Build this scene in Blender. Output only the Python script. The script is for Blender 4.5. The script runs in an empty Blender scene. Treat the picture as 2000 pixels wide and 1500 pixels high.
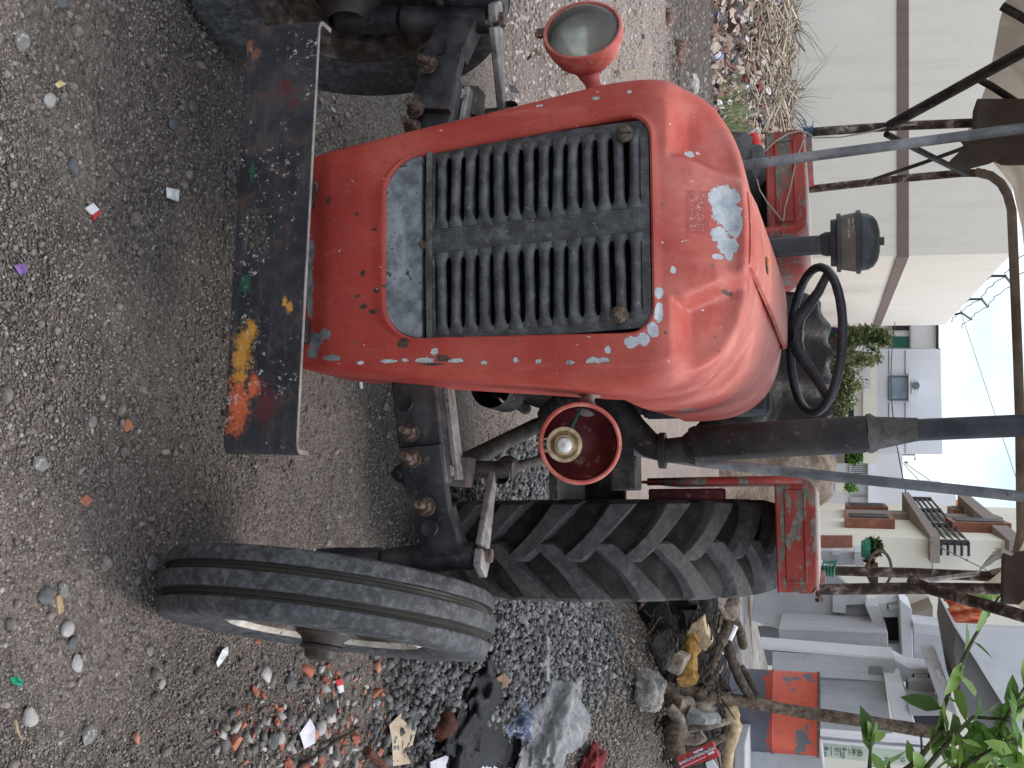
import bpy, math, random
import numpy as np
from mathutils import Vector, Matrix, noise as mnoise
random.seed(7); rng = np.random.default_rng(7)
R = math.radians
sc = bpy.context.scene
# ------------------------------------------------------------------ camera (portrait phone picture stored on its side)
F = 2400.0; CAMH = 1.43; PIT = math.atan(625/2400.0)
sp, cp = math.sin(PIT), math.cos(PIT)
cd = bpy.data.cameras.new('camera'); cam = bpy.data.objects.new('camera', cd)
sc.collection.objects.link(cam); sc.camera = cam
cd.sensor_fit = 'HORIZONTAL'; cd.sensor_width = 36.0; cd.lens = 36*F/2000
cd.clip_start = .05; cd.clip_end = 3000
ax_x = Vector((0, sp, cp)); ax_y = Vector((-1, 0, 0)); ax_z = -Vector((0, cp, -sp))
cam.matrix_world = Matrix((( ax_x.x, ax_y.x, ax_z.x, 0), (ax_x.y, ax_y.y, ax_z.y, 0), (ax_x.z, ax_y.z, ax_z.z, CAMH), (0, 0, 0, 1)))
# ------------------------------------------------------------------ sky, sun, exposure
SUN_EL, SUN_AZ = R(64), R(70)      # azimuth measured from +Y towards +X
world = bpy.data.worlds.new('World'); sc.world = world; world.use_nodes = True
wn, wl = world.node_tree.nodes, world.node_tree.links
bg = wn['Background']; bg.inputs['Strength'].default_value = .145
sky = wn.new('ShaderNodeTexSky'); sky.sky_type = 'NISHITA'; sky.sun_disc = False
sky.sun_elevation = SUN_EL; sky.sun_rotation = SUN_AZ; sky.dust_density = 1.2; sky.air_density = 1.0; sky.ozone_density = 1.0
wt = wn.new('ShaderNodeTexCoord'); wm = wn.new('ShaderNodeMapping'); wm.inputs['Scale'].default_value = (1, 1, 2.2)
wno = wn.new('ShaderNodeTexNoise'); wno.inputs['Scale'].default_value = 2.3; wno.inputs['Detail'].default_value = 7; wno.inputs['Roughness'].default_value = .55
wr = wn.new('ShaderNodeValToRGB'); wr.color_ramp.elements[0].position = .37; wr.color_ramp.elements[1].position = .62
wmx = wn.new('ShaderNodeMix'); wmx.data_type = 'RGBA'
wl.new(wt.outputs['Generated'], wm.inputs['Vector']); wl.new(wm.outputs[0], wno.inputs['Vector']); wl.new(wno.outputs['Fac'], wr.inputs['Fac'])
wl.new(wr.outputs['Color'], wmx.inputs['Factor']); wl.new(sky.outputs['Color'], wmx.inputs['A']); wmx.inputs['B'].default_value = (7.6, 7.9, 8.2, 1)
wl.new(wmx.outputs['Result'], bg.inputs['Color'])
sl = bpy.data.lights.new('sun', 'SUN'); sl.energy = 1.3; sl.angle = R(22); sl.color = (1, .94, .86)
so = bpy.data.objects.new('sun', sl); sc.collection.objects.link(so)
sd = Vector((math.cos(SUN_EL)*math.sin(SUN_AZ), math.cos(SUN_EL)*math.cos(SUN_AZ), math.sin(SUN_EL)))
so.rotation_euler = sd.to_track_quat('Z', 'Y').to_euler(); so.location = (3, -4, 9)
sc.view_settings.view_transform = 'Standard'; sc.view_settings.look = 'None'; sc.view_settings.exposure = .60; sc.view_settings.gamma = 1
sc.cycles.max_bounces = 6; sc.cycles.diffuse_bounces = 3; sc.cycles.glossy_bounces = 3; sc.cycles.transmission_bounces = 5; sc.cycles.transparent_max_bounces = 6

# ------------------------------------------------------------------ measuring helpers
YAW, ROLL = R(5.4), R(1.8)
T0 = np.array([-.225, 2.54, 0.])
MA = np.array([[math.cos(YAW), math.sin(YAW), 0], [-math.sin(YAW), math.cos(YAW), 0], [0, 0, 1.]])
RR = np.array([[math.cos(ROLL), 0, -math.sin(ROLL)], [0, 1, 0], [math.sin(ROLL), 0, math.cos(ROLL)]])
MB_ = MA@RR
def ray(px, py):
    a, b = (py-750)/F, (px-1000)/F
    return np.array([a, b*sp+cp, b*cp-sp])
ORG = np.array([0, 0, CAMH])
def inter(px, py, M, T, k):
    d = M.T@ray(px, py); o = M.T@(ORG-T); a, v = list(k.items())[0]; i = 'xyz'.index(a)
    return o+(v-o[i])/d[i]*d
def Wp(px, py, **k): return inter(px, py, np.eye(3), np.zeros(3), k)       # world
def Ap(px, py, **k): return inter(px, py, MA, T0, k)                       # tractor frame (axle)
def Bp(px, py, **k): return RR@inter(px, py, MB_, T0, k)                   # tractor frame, body leaning
def Bu(px, py, **k): return inter(px, py, MB_, T0, k)                      # body frame before the lean
def roll(p): return RR@np.array(p)
def plane_pt(px, py, p0, n):
    d = ray(px, py); n = np.array(n); return ORG+d*(n@(np.array(p0)-ORG))/(n@d)
def sst(t): t = np.clip(t, 0, 1); return t*t*(3-2*t)
def terrain(x, y):
    h = .46*sst((y-4.7)/3.0)*sst((x-.10*y-.25)/.8)
    g = .07*np.exp(-(((x-1.05)/.5)**2+((y-4.9)/1.0)**2))
    l = .35*sst((y-15.5)/6)*sst((-1.0-x)/2)
    return h+g+l
def Gp(px, py, lift=0):
    d = ray(px, py); t = 1.2
    while t < 200:
        p = ORG+d*t
        if p[2] < terrain(p[0], p[1])+lift: break
        t += .01 if t < 14 else .08
    return ORG+d*t

# ------------------------------------------------------------------ mesh builder
class MB:
    def __init__(s): s.v = []; s.f = []; s.a = []; s.att = 0.0
    def add(s, vs, fs, a=None):
        o = len(s.v); s.v += [tuple(map(float, p)) for p in vs]; s.f += [tuple(i+o for i in f) for f in fs]
        s.a += [s.att if a is None else a]*len(vs); return s
    def box(s, c, d, M=None, taper=1):
        c = np.array(c, float); M = np.eye(3) if M is None else M; vs = []
        for z in (-1, 1):
            for x, y in ((-1, -1), (1, -1), (1, 1), (-1, 1)):
                k = taper if z > 0 else 1
                vs.append(c+M@np.array([x*d[0]/2*k, y*d[1]/2*k, z*d[2]/2]))
        return s.add(vs, [(3, 2, 1, 0), (4, 5, 6, 7), (0, 1, 5, 4), (1, 2, 6, 5), (2, 3, 7, 6), (3, 0, 4, 7)])
    def tube(s, pts, r, n=12, cap=True, flat=None):
        pts = [np.array(p, float) for p in pts]; rs = r if isinstance(r, (list, tuple)) else [r]*len(pts)
        vs = []; fs = []; up = None
        for i, p in enumerate(pts):
            t = pts[min(i+1, len(pts)-1)]-pts[max(i-1, 0)]; t /= (np.linalg.norm(t)+1e-12)
            if up is None:
                up = np.array([0, 0, 1.]) if abs(t[2]) < .9 else np.array([1., 0, 0])
            b = np.cross(t, up); b /= np.linalg.norm(b); up = np.cross(b, t)
            for k in range(n):
                a = 2*math.pi*k/n; vs.append(p+rs[i]*(math.cos(a)*b+math.sin(a)*up))
        for i in range(len(pts)-1):
            for k in range(n):
                fs.append((i*n+k, i*n+(k+1) % n, (i+1)*n+(k+1) % n, (i+1)*n+k))
        if cap: fs.append(tuple(range(n-1, -1, -1))); fs.append(tuple(range((len(pts)-1)*n, len(pts)*n)))
        return s.add(vs, fs)
    def lathe(s, prof, c, axis, n=48, closed=False, caps=False):
        c = np.array(c, float); ax = np.array(axis, float); ax /= np.linalg.norm(ax)
        u = np.cross(ax, [0, 0, 1.]) if abs(ax[2]) < .9 else np.cross(ax, [1., 0, 0]); u /= np.linalg.norm(u); w = np.cross(ax, u)
        vs = []; fs = []; m = len(prof)
        for k in range(n):
            a = 2*math.pi*k/n; rd = math.cos(a)*u+math.sin(a)*w
            for h, r in prof: vs.append(c+ax*h+rd*r)
        for k in range(n):
            k2 = (k+1) % n
            for j in range(m if closed else m-1):
                j2 = (j+1) % m; fs.append((k*m+j, k2*m+j, k2*m+j2, k*m+j2))
        if caps:
            fs.append(tuple(k*m for k in range(n))); fs.append(tuple(k*m+m-1 for k in range(n-1, -1, -1)))
        return s.add(vs, fs)
    def prism(s, poly, vec):
        n = len(poly); vec = np.array(vec, float); P = [np.array(p, float) for p in poly]
        vs = P+[p+vec for p in P]
        return s.add(vs, [tuple(range(n)), tuple(range(2*n-1, n-1, -1))]+[(i, i+n, (i+1) % n+n, (i+1) % n) for i in range(n)])
    def loft(s, rings, closed=True, cap0=False, cap1=False):
        n = len(rings[0]); vs = [p for r in rings for p in r]; fs = []
        for i in range(len(rings)-1):
            for k in range(n if closed else n-1):
                fs.append((i*n+k, i*n+(k+1) % n, (i+1)*n+(k+1) % n, (i+1)*n+k))
        if cap0: fs.append(tuple(range(n-1, -1, -1)))
        if cap1: fs.append(tuple(range((len(rings)-1)*n, len(rings)*n)))
        return s.add(vs, fs)
    def bolt(s, c, d, r=.013, h=.012):          # hex head
        s.lathe([(0, r*.2), (0, r), (h*.8, r), (h, r*.85), (h, 0.001)], c, d, 6); return s
    def stone(s, c, r, seed, lvl=2, rough=.35, M=None):
        vs, fs = ico(lvl); c = np.array(c, float); r = np.array(r if hasattr(r, '__len__') else (r, r, r), float)
        M = rotm(seed) if M is None else M; out = []
        for p in vs:
            q = Vector(p)*1.1+Vector((seed*3.1, seed*1.7, seed*.9))
            k = 1+rough*mnoise.noise(q)+rough*.4*mnoise.noise(q*2.7)+(rough*.22*mnoise.noise(q*6.5) if lvl > 2 else 0)
            out.append(c+M@(np.array(p)*k*r))
        return s.add(out, fs)
_ico = {}
def ico(l):
    if l in _ico: return _ico[l]
    import bmesh
    b = bmesh.new(); bmesh.ops.create_icosphere(b, subdivisions=l, radius=1)
    vs = [tuple(v.co) for v in b.verts]; fs = [tuple(v.index for v in f.verts) for f in b.faces]; b.free()
    _ico[l] = (vs, fs); return _ico[l]
def rotm(seed, tilt=6.3):
    r = random.Random(seed); return np.array(Matrix.Rotation(r.uniform(0, 6.3), 3, 'Z')@Matrix.Rotation(r.uniform(-tilt, tilt), 3, 'X')@Matrix.Rotation(r.uniform(-tilt, tilt), 3, 'Y'))
def rotz(a): return np.array(Matrix.Rotation(a, 3, 'Z'))
def empty(name, loc, rz=0):
    o = bpy.data.objects.new(name, None); sc.collection.objects.link(o); o.location = loc; o.rotation_euler.z = rz; return o
def tag(o, label=None, cat=None, group=None, kind=None):
    for k, v in (('label', label), ('category', cat), ('group', group), ('kind', kind)):
        if v: o[k] = v
    return o
def obj(name, mb, mat, parent=None, smooth=40, bevel=0, fix=True, local=False):
    """one mesh object; parts of a thing take world coordinates unless local is set"""
    V = np.array(mb.v, dtype=float)
    if parent is None:
        o0 = (V.min(0)+V.max(0))/2; o0[2] = V[:, 2].min(); off = o0
    elif local: off = np.zeros(3); o0 = None
    else:
        q = parent; off = np.zeros(3)
        while q: off = off+np.array(q.location); q = q.parent
    me = bpy.data.meshes.new(name); me.from_pydata((V-off).tolist(), [], mb.f)
    if fix:
        import bmesh
        b = bmesh.new(); b.from_mesh(me); bmesh.ops.recalc_face_normals(b, faces=b.faces); b.to_mesh(me); b.free()
    at = me.attributes.new('rnd', 'FLOAT', 'POINT'); at.data.foreach_set('value', mb.a)
    if smooth:
        me.polygons.foreach_set('use_smooth', [True]*len(me.polygons)); me.set_sharp_from_angle(angle=R(smooth))
    me.materials.append(mat); o = bpy.data.objects.new(name, me); sc.collection.objects.link(o)
    if parent is None: o.location = o0
    else: o.parent = parent
    if bevel:
        m = o.modifiers.new('bevel', 'BEVEL'); m.width = bevel; m.segments = 2; m.limit_method = 'ANGLE'; m.angle_limit = R(40)
    me.update(); return o
def text_mesh(mb, txt, size, org, xdir, ydir, depth=.0015):
    cu = bpy.data.curves.new('lettering', 'FONT'); cu.body = txt; cu.size = size; cu.extrude = depth/size*size
    o = bpy.data.objects.new('lettering', cu); sc.collection.objects.link(o)
    dg = bpy.context.evaluated_depsgraph_get(); me = o.evaluated_get(dg).to_mesh()
    xd, yd = np.array(xdir, float), np.array(ydir, float); zd = np.cross(xd, yd); org = np.array(org)
    mb.add([org+xd*v.co.x+yd*v.co.y+zd*v.co.z for v in me.vertices], [tuple(p.vertices) for p in me.polygons])
    o.evaluated_get(dg).to_mesh_clear(); bpy.data.objects.remove(o); bpy.data.curves.remove(cu)

# ------------------------------------------------------------------ materials
class NT:
    def __init__(s, name, rough=.6, metal=0.0, spec=.5):
        s.m = bpy.data.materials.new(name); s.m.use_nodes = True; s.t = s.m.node_tree
        s.b = s.t.nodes['Principled BSDF']; s.b.inputs['Roughness'].default_value = rough; s.b.inputs['Metallic'].default_value = metal
        s.b.inputs['Specular IOR Level'].default_value = spec
        s._c = {}
    def n(s, ty, **k):
        x = s.t.nodes.new('ShaderNode'+ty)
        for a, v in k.items(): setattr(x, a, v)
        return x
    def L(s, v, sock):
        if hasattr(v, 'is_output') or isinstance(v, bpy.types.NodeSocket): s.t.links.new(v, sock)
        elif isinstance(v, (tuple, list)) and len(v) == 3 and sock.type == 'RGBA': sock.default_value = (*v, 1)
        else: sock.default_value = v
    def co(s, w='Object'):
        if w not in s._c: s._c[w] = s.n('TexCoord').outputs[w]
        return s._c[w]
    def noise(s, scale, detail=4, rough=.55, vec=None, dist=0, out='Fac'):
        x = s.n('TexNoise'); s.L(s.co() if vec is None else vec, x.inputs['Vector'])
        x.inputs['Scale'].default_value = scale; x.inputs['Detail'].default_value = detail; x.inputs['Roughness'].default_value = rough; x.inputs['Distortion'].default_value = dist
        if out != 'Fac' or detail < 3: return x.outputs[out]
        return s.ma('MULTIPLY_ADD', x.outputs[out], 1.65, -.325)
    def vor(s, scale, vec=None, feat='F1', out='Distance', rand=1):
        x = s.n('TexVoronoi', feature=feat); s.L(s.co() if vec is None else vec, x.inputs['Vector']); x.inputs['Scale'].default_value = scale; x.inputs['Randomness'].default_value = rand
        return x.outputs[out]
    def scale(s, v, vec=None):
        x = s.n('Mapping'); s.L(s.co() if vec is None else vec, x.inputs['Vector']); x.inputs['Scale'].default_value = v; return x.outputs[0]
    def ramp(s, fac, stops, const=False):
        x = s.n('ValToRGB'); e = x.color_ramp.elements
        if const: x.color_ramp.interpolation = 'CONSTANT'
        while len(e) < len(stops): e.new(.5)
        for i, (p, c) in enumerate(stops):
            e[i].position = p; e[i].color = (c, c, c, 1) if not hasattr(c, '__len__') else (*c, 1)
        s.L(fac, x.inputs['Fac']); return x.outputs['Color']
    def mix(s, f, a, b, mode='MIX'):
        x = s.n('Mix', data_type='RGBA', blend_type=mode); s.L(f, x.inputs['Factor']); s.L(a, x.inputs['A']); s.L(b, x.inputs['B']); return x.outputs['Result']
    def ma(s, op, a, b=0.0, c=None):
        x = s.n('Math', operation=op); s.L(a, x.inputs[0]); s.L(b, x.inputs[1])
        if c is not None: s.L(c, x.inputs[2])
        return x.outputs[0]
    def sep(s, v=None):
        x = s.n('SeparateXYZ'); s.L(s.co() if v is None else v, x.inputs[0]); return x.outputs
    def att(s, name='rnd'): return s.n('Attribute', attribute_name=name).outputs['Fac']
    def col(s, c): s.L(c, s.b.inputs['Base Color']); return s
    def rough(s, r): s.L(r, s.b.inputs['Roughness']); return s
    def bump(s, h, st=.3, dist=.01, prev=None):
        x = s.n('Bump'); x.inputs['Strength'].default_value = st; x.inputs['Distance'].default_value = dist; s.L(h, x.inputs['Height'])
        if prev is not None: s.L(prev, x.inputs['Normal'])
        s.t.links.new(x.outputs[0], s.b.inputs['Normal']); return x.outputs[0]
    def blob(s, c, r, nz, k=.9):
        """1 inside an ellipsoid with a ragged edge"""
        d = s.n('VectorMath', operation='SUBTRACT'); s.L(s.co(), d.inputs[0]); d.inputs[1].default_value = tuple(c)
        e = s.n('VectorMath', operation='DIVIDE'); s.t.links.new(d.outputs[0], e.inputs[0]); e.inputs[1].default_value = tuple(r)
        l = s.n('VectorMath', operation='LENGTH'); s.t.links.new(e.outputs[0], l.inputs[0])
        h = s.ma('SUBTRACT', 1.0, l.outputs['Value']); return s.ma('ADD', h, s.ma('MULTIPLY', s.ma('SUBTRACT', nz, .5), k))
    def mx(s, lst):
        r = lst[0]
        for q in lst[1:]: r = s.ma('MAXIMUM', r, q)
        return r
    def edge(s, v, w=.06): return s.ma('MULTIPLY', s.ma('ADD', v, 0), 1/w) if False else s.ramp(v, [(.0, 0.), (w, 1.)])

def mottle(name, stops, scale=6, detail=6, rough=.7, metal=0, spec=.4, fine=None, bump=.15, bscale=60, bd=.004, vec=None, r2=None):
    """surface with a broad uneven tone, fine speckle and a little relief"""
    t = NT(name, rough, metal, spec); nz = t.noise(scale, detail, .62)
    c = t.ramp(nz, stops)
    if fine:
        f = t.noise(fine[0], 5, .7); c = t.mix(t.ramp(f, [(fine[1], 0.), (fine[1]+.07, 1.)]), c, fine[2])
    t.col(c); t.bump(t.noise(bscale, 5, .65), bump, bd)
    if r2: t.rough(t.ramp(t.noise(scale*2.3, 4), [(.35, r2[0]), (.65, r2[1])]))
    return t.m
M = {}
# dirt yard
t = NT('dirt', .95, 0, .2)
big = t.noise(.5, 5, .6); mid = t.noise(9, 6, .7); fin = t.noise(120, 4, .7); v1 = t.vor(95, out='Color'); vd = t.vor(95)
dry = t.ramp(t.sep()[1], [(0, 0.), (1, 1.)])
c = t.ramp(mid, [(.2, (.098, .078, .065)), (.5, (.150, .122, .103)), (.8, (.21, .174, .15))])
c = t.mix(t.ramp(big, [(.35, 0.), (.65, .55)]), c, (.20, .165, .145)); c = t.mix(t.ramp(t.noise(1.7, 6, .7), [(.45, 0.), (.75, .6)]), c, (.075, .062, .056))
sv = t.n('SeparateColor'); t.L(v1, sv.inputs[0])
c = t.mix(t.ramp(sv.outputs[0], [(.55, 0.), (1., .5)]), c, (.30, .275, .255))
c = t.mix(t.ramp(sv.outputs[1], [(.75, 0.), (1., .6)]), c, (.04, .036, .034))
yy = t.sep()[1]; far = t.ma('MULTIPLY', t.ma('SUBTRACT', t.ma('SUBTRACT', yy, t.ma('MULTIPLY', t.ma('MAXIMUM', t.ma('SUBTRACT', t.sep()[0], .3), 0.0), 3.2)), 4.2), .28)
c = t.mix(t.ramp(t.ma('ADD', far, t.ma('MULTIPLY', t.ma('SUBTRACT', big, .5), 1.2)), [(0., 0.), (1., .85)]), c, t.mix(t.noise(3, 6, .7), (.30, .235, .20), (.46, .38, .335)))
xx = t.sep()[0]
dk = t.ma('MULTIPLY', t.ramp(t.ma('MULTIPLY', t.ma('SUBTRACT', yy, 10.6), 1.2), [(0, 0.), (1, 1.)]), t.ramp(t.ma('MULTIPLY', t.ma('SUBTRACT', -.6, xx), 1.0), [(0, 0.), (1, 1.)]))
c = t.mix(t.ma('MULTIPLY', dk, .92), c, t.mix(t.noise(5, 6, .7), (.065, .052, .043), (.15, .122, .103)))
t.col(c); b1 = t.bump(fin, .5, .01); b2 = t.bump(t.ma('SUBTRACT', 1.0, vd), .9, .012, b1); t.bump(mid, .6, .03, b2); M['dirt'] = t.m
# stones coloured per stone
def stones(name, stops, rough=.9, fs=140, kind=.5):
    t = NT(name, rough, 0, .25); c = t.ramp(t.att(), stops); c = t.mix(t.ramp(t.noise(fs, 4, .7), [(.35, 0.), (.7, kind)]), c, t.mix(.5, c, (.42, .40, .38)))
    t.col(c); t.bump(t.noise(fs*1.5, 4), .35, .004); return t.m
M['pebble'] = stones('loose_pebbles', [(0, (.068, .053, .044)), (.3, (.120, .096, .080)), (.6, (.180, .148, .125)), (.88, (.24, .203, .174)), (.975, (.31, .275, .243)), (1, (.42, .385, .35))])
M['lanepebble'] = stones('pale_lane_pebbles', [(0, (.16, .13, .115)), (.4, (.30, .25, .22)), (.8, (.42, .36, .32)), (1, (.55, .5, .46))])
M['crushed'] = stones('crushed_basalt', [(0, (.035, .036, .038)), (.45, (.075, .076, .078)), (.8, (.135, .136, .137)), (1, (.24, .24, .238))], fs=90)
M['rock'] = mottle('grey_rock', [(.3, (.13, .125, .12)), (.55, (.22, .21, .2)), (.75, (.33, .315, .295))], 14, fine=(90, .6, (.42, .4, .37)), bump=.7, bscale=45, bd=.01, rough=.95)
M['darkrock'] = mottle('dark_stone', [(.3, (.07, .072, .075)), (.6, (.13, .132, .135)), (.8, (.2, .2, .2))], 16, bump=.5, bscale=50, bd=.008, rough=.9)
M['palerock'] = mottle('pale_stone', [(.3, (.28, .265, .25)), (.6, (.42, .4, .38)), (.8, (.52, .5, .47))], 16, bump=.5, bscale=50, bd=.008, rough=.9)
M['brick'] = mottle('broken_brick', [(.3, (.30, .10, .06)), (.55, (.45, .17, .105)), (.8, (.55, .27, .18))], 18, fine=(60, .66, (.5, .4, .34)), bump=.6, bscale=60, bd=.006, rough=.95)
M['oldbrick'] = mottle('sooty_brick', [(.3, (.06, .045, .04)), (.5, (.17, .10, .08)), (.75, (.36, .22, .17))], 12, fine=(50, .62, (.42, .35, .3)), bump=.7, bscale=50, bd=.01, rough=.95)

# ---- tractor paints
def P(px, py, y=-.235): return Bp(px, py, y=y)
t = NT('worn_red_paint', .42, 0, .45)
nz = t.ma('ADD', t.ma('MULTIPLY', t.noise(38, 6, .75), .6), t.ma('MULTIPLY', t.noise(130, 5, .7), .4)); nz2 = t.noise(9, 5, .6); nf = t.noise(240, 4, .7)
z = t.sep()[2]
base = t.ramp(t.noise(3.2, 6, .6), [(.2, (.27, .024, .017)), (.5, (.365, .042, .029)), (.8, (.45, .085, .058))])
fade = t.ramp(t.ma('ADD', t.ma('MULTIPLY', t.ma('SUBTRACT', z, 1.02), 3.2), t.ma('MULTIPLY', t.ma('SUBTRACT', nz2, .5), .9)), [(.0, 0.), (1., .68)])
base = t.mix(fade, base, t.ramp(nz2, [(.25, (.49, .125, .095)), (.75, (.62, .27, .215))]))
base = t.mix(t.ramp(nf, [(.62, 0.), (.8, .30)]), base, (.58, .2, .16))
base = t.mix(t.ramp(t.noise(22, 6, .75), [(.58, 0.), (.85, .45)]), base, (.20, .022, .018))
base = t.mix(t.ramp(t.noise(1, 6, .7, vec=t.scale((30, 30, 5))), [(.62, 0.), (.85, .35)]), base, (.56, .17, .14))
scr = t.noise(1, 5, .7, vec=t.scale((14, 14, 160))); scr2 = t.noise(1, 5, .7, vec=t.scale((200, 30, 20)))
base = t.mix(t.ramp(scr2, [(.86, 0.), (.9, .35)]), base, (.60, .3, .25))
# sticker ghost
def rectmask(c, hx, hz):
    q = t.n('VectorMath', operation='SUBTRACT'); t.L(t.co(), q.inputs[0]); q.inputs[1].default_value = tuple(c); o = t.sep(q.outputs[0])
    return t.ma('MULTIPLY', t.ma('LESS_THAN', t.ma('ABSOLUTE', o[0]), hx), t.ma('MULTIPLY', t.ma('LESS_THAN', t.ma('ABSOLUTE', o[2]), hz), t.ma('LESS_THAN', o[1], .08)))
sc_ = Bp(1364, 419, y=-.185)
base = t.mix(t.ma('MULTIPLY', rectmask(sc_, .042, .021), t.ramp(t.noise(60, 3, .6), [(.3, .75), (.75, .15)])), base, (.27, .055, .055))
wv = t.ma('MULTIPLY', rectmask(sc_, .036, .012), t.ramp(t.ma('ABSOLUTE', t.ma('SUBTRACT', t.noise(75, 2, .5), .5)), [(.0, 1.), (.022, 0.)]))
base = t.mix(t.ma('MULTIPLY', wv, .7), base, (.66, .4, .36))
px2 = .00101
def blobs(lst, y0, k, ry=.05, noise=None):
    ry = .06
    out = []
    for a in lst:
        v, u, rv, ru = a[:4]; y = a[4] if len(a) > 4 else y0
        c = Bp(v, u, y=y); out.append(t.blob(c, (max(ru*px2, .003), ry, max(rv*px2, .003)), noise or nz, k))
    return t.mx(out)
bright = blobs([(1413, 388, 30, 24, -.17), (1420, 418, 28, 26, -.17), (1434, 440, 16, 28, -.16), (1405, 462, 17, 15, -.17), (1421, 481, 20, 17, -.17), (1424, 499, 7, 11, -.17),
    (1288, 574, 8, 12), (1263, 616, 9, 9), (1288, 613, 8, 20), (1278, 646, 11, 15), (1258, 664, 13, 12), (1236, 670, 15, 12), (1193, 687, 8, 10, -.2), (1250, 702, 11, 8, -.16), (1304, 682, 8, 5, -.15),
    (1345, 300, 9, 8, -.17), (1403, 505, 12, 6, -.17), (1318, 532, 6, 9, -.2), (1345, 570, 6, 8, -.15)], -.225, 1.25)
def rim(b, c, w=.16): return t.mix(t.ramp(t.ma('ADD', b, w), [(0., 0.), (w*.7, .75)]), base, c)
base = rim(bright, (.30, .09, .07), .10)
base = t.mix(t.ramp(bright, [(0., 0.), (.03, 1.)]), base, t.ramp(t.noise(34, 7, .8), [(.2, (.25, .28, .32)), (.5, (.43, .46, .49)), (.8, (.56, .57, .57))]))
rid = [(1172, 708, 30, 7), (1120, 712, 9, 5), (1060, 710, 7, 5), (1016, 707, 8, 8), (955, 712, 8, 4), (900, 708, 18, 5), (842, 707, 20, 7), (802, 707, 9, 5), (768, 709, 22, 4), (715, 712, 10, 4), (1060, 216, 10, 3), (1170, 203, 9, 5), (880, 236, 24, 4), (1010, 212, 6, 3), (820, 250, 20, 4), (1235, 190, 6, 4), (860, 690, 9, 9), (1215, 735, 25, 9, -.1)]
rb = blobs(rid, -.20, 1.6)
base = rim(rb, (.16, .045, .035), .22)
base = t.mix(t.ramp(rb, [(0., 0.), (.03, 1.)]), base, t.ramp(t.noise(60, 5, .7), [(.2, (.15, .15, .15)), (.5, (.42, .43, .43)), (.8, (.58, .57, .55))]))
prim = blobs([(602, 500, 14, 40), (603, 555, 14, 40), (620, 665, 17, 18), (640, 655, 14, 12), (612, 690, 12, 12), (618, 366, 11, 10), (608, 600, 6, 22), (655, 700, 22, 6), (700, 722, 40, 6, -.12), (1165, 765, 40, 8, -.05), (1340, 795, 26, 14, .45)], -.22, 1.7)
base = t.mix(t.ramp(prim, [(0., 0.), (.04, 1.)]), base, t.ramp(t.noise(40, 5, .7), [(.35, (.10, .11, .11)), (.65, (.2, .215, .21))]))
rust = blobs([(790, 672, 12, 10), (868, 700, 14, 7), (846, 712, 24, 3), (830, 520, 7, 5), (712, 535, 5, 7), (714, 600, 8, 6), (700, 420, 5, 5), (1155, 722, 22, 6, -.16), (1178, 730, 18, 5, -.14), (1215, 745, 20, 6, -.1), (760, 560, 14, 4), (738, 570, 8, 5), (733, 610, 9, 5), (735, 450, 5, 4), (645, 395, 6, 8), (700, 580, 6, 4), (955, 735, 8, 5, -.12), (975, 735, 8, 8, -.12), (1300, 650, 4, 4), (1420, 575, 10, 5, -.12)], -.225, 2.0)
base = t.mix(t.ramp(rust, [(0., 0.), (.05, 1.)]), base, t.ramp(nf, [(.4, (.028, .018, .015)), (.62, (.10, .055, .04))]))
chip = t.ma('MULTIPLY', t.ramp(t.noise(70, 3, .6), [(.80, 0.), (.82, 1.)]), t.ramp(t.noise(4, 3), [(.42, 0.), (.6, 1.)]))
base = t.mix(t.ma('MULTIPLY', chip, .85), base, (.10, .08, .075))
chip2 = t.ma('MULTIPLY', t.ramp(t.noise(90, 2, .5, vec=t.scale((1, 1, .6))), [(.735, 0.), (.75, 1.)]), .8)
base = t.mix(chip2, base, (.62, .55, .5))
t.col(base); t.rough(t.ramp(nz2, [(.3, .46), (.7, .68)]))
hh = t.mx([bright, rb, prim, rust]); b1 = t.bump(t.ramp(hh, [(0., 1.), (.03, 0.)]), .35, .0015); b2 = t.bump(t.noise(7, 4), .035, .012, b1); t.bump(t.noise(90, 4), .05, .004, b2); M['red'] = t.m

t = NT('red_fender_paint', .5, 0, .4)
nz = t.noise(38, 6, .72); base = t.ramp(t.noise(5, 6, .6), [(.3, (.27, .028, .02)), (.55, (.37, .045, .033)), (.75, (.44, .085, .065))])
base = t.mix(t.ramp(t.noise(1, 6, .7, vec=t.scale((9, 9, 30))), [(.54, 0.), (.57, 1.)]), base, t.ramp(nz, [(.4, (.13, .125, .105)), (.65, (.22, .21, .175))]))
base = t.mix(t.ramp(t.noise(120, 4, .7), [(.64, 0.), (.68, .8)]), base, (.08, .05, .045))
t.col(base); t.bump(nz, .15, .003); M['redfender'] = t.m
M['fendertop'] = mottle('whitish_fender_top', [(.3, (.42, .33, .31)), (.6, (.52, .46, .45)), (.8, (.55, .3, .27))], 7, fine=(60, .65, (.2, .15, .13)))  # whitish mottled tone for the mudguard's top sheet
M['maroon'] = mottle('lamp_inside_maroon', [(.3, (.085, .008, .012)), (.6, (.13, .016, .02)), (.8, (.17, .035, .035))], 14, fine=(30, .64, (.22, .12, .09)), rough=.6, bump=.1)
M['lampred'] = mottle('faded_lamp_red', [(.3, (.40, .075, .06)), (.55, (.52, .15, .12)), (.8, (.60, .27, .225))], 16, fine=(90, .64, (.35, .2, .16)), rough=.55, bump=.12)
M['grille'] = mottle('worn_black_grille', [(.25, (.020, .021, .022)), (.5, (.046, .047, .049)), (.8, (.11, .111, .112))], 30, fine=(110, .70, (.17, .16, .155)), rough=.5, spec=.5, bump=.25, bscale=150, bd=.002)
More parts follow.
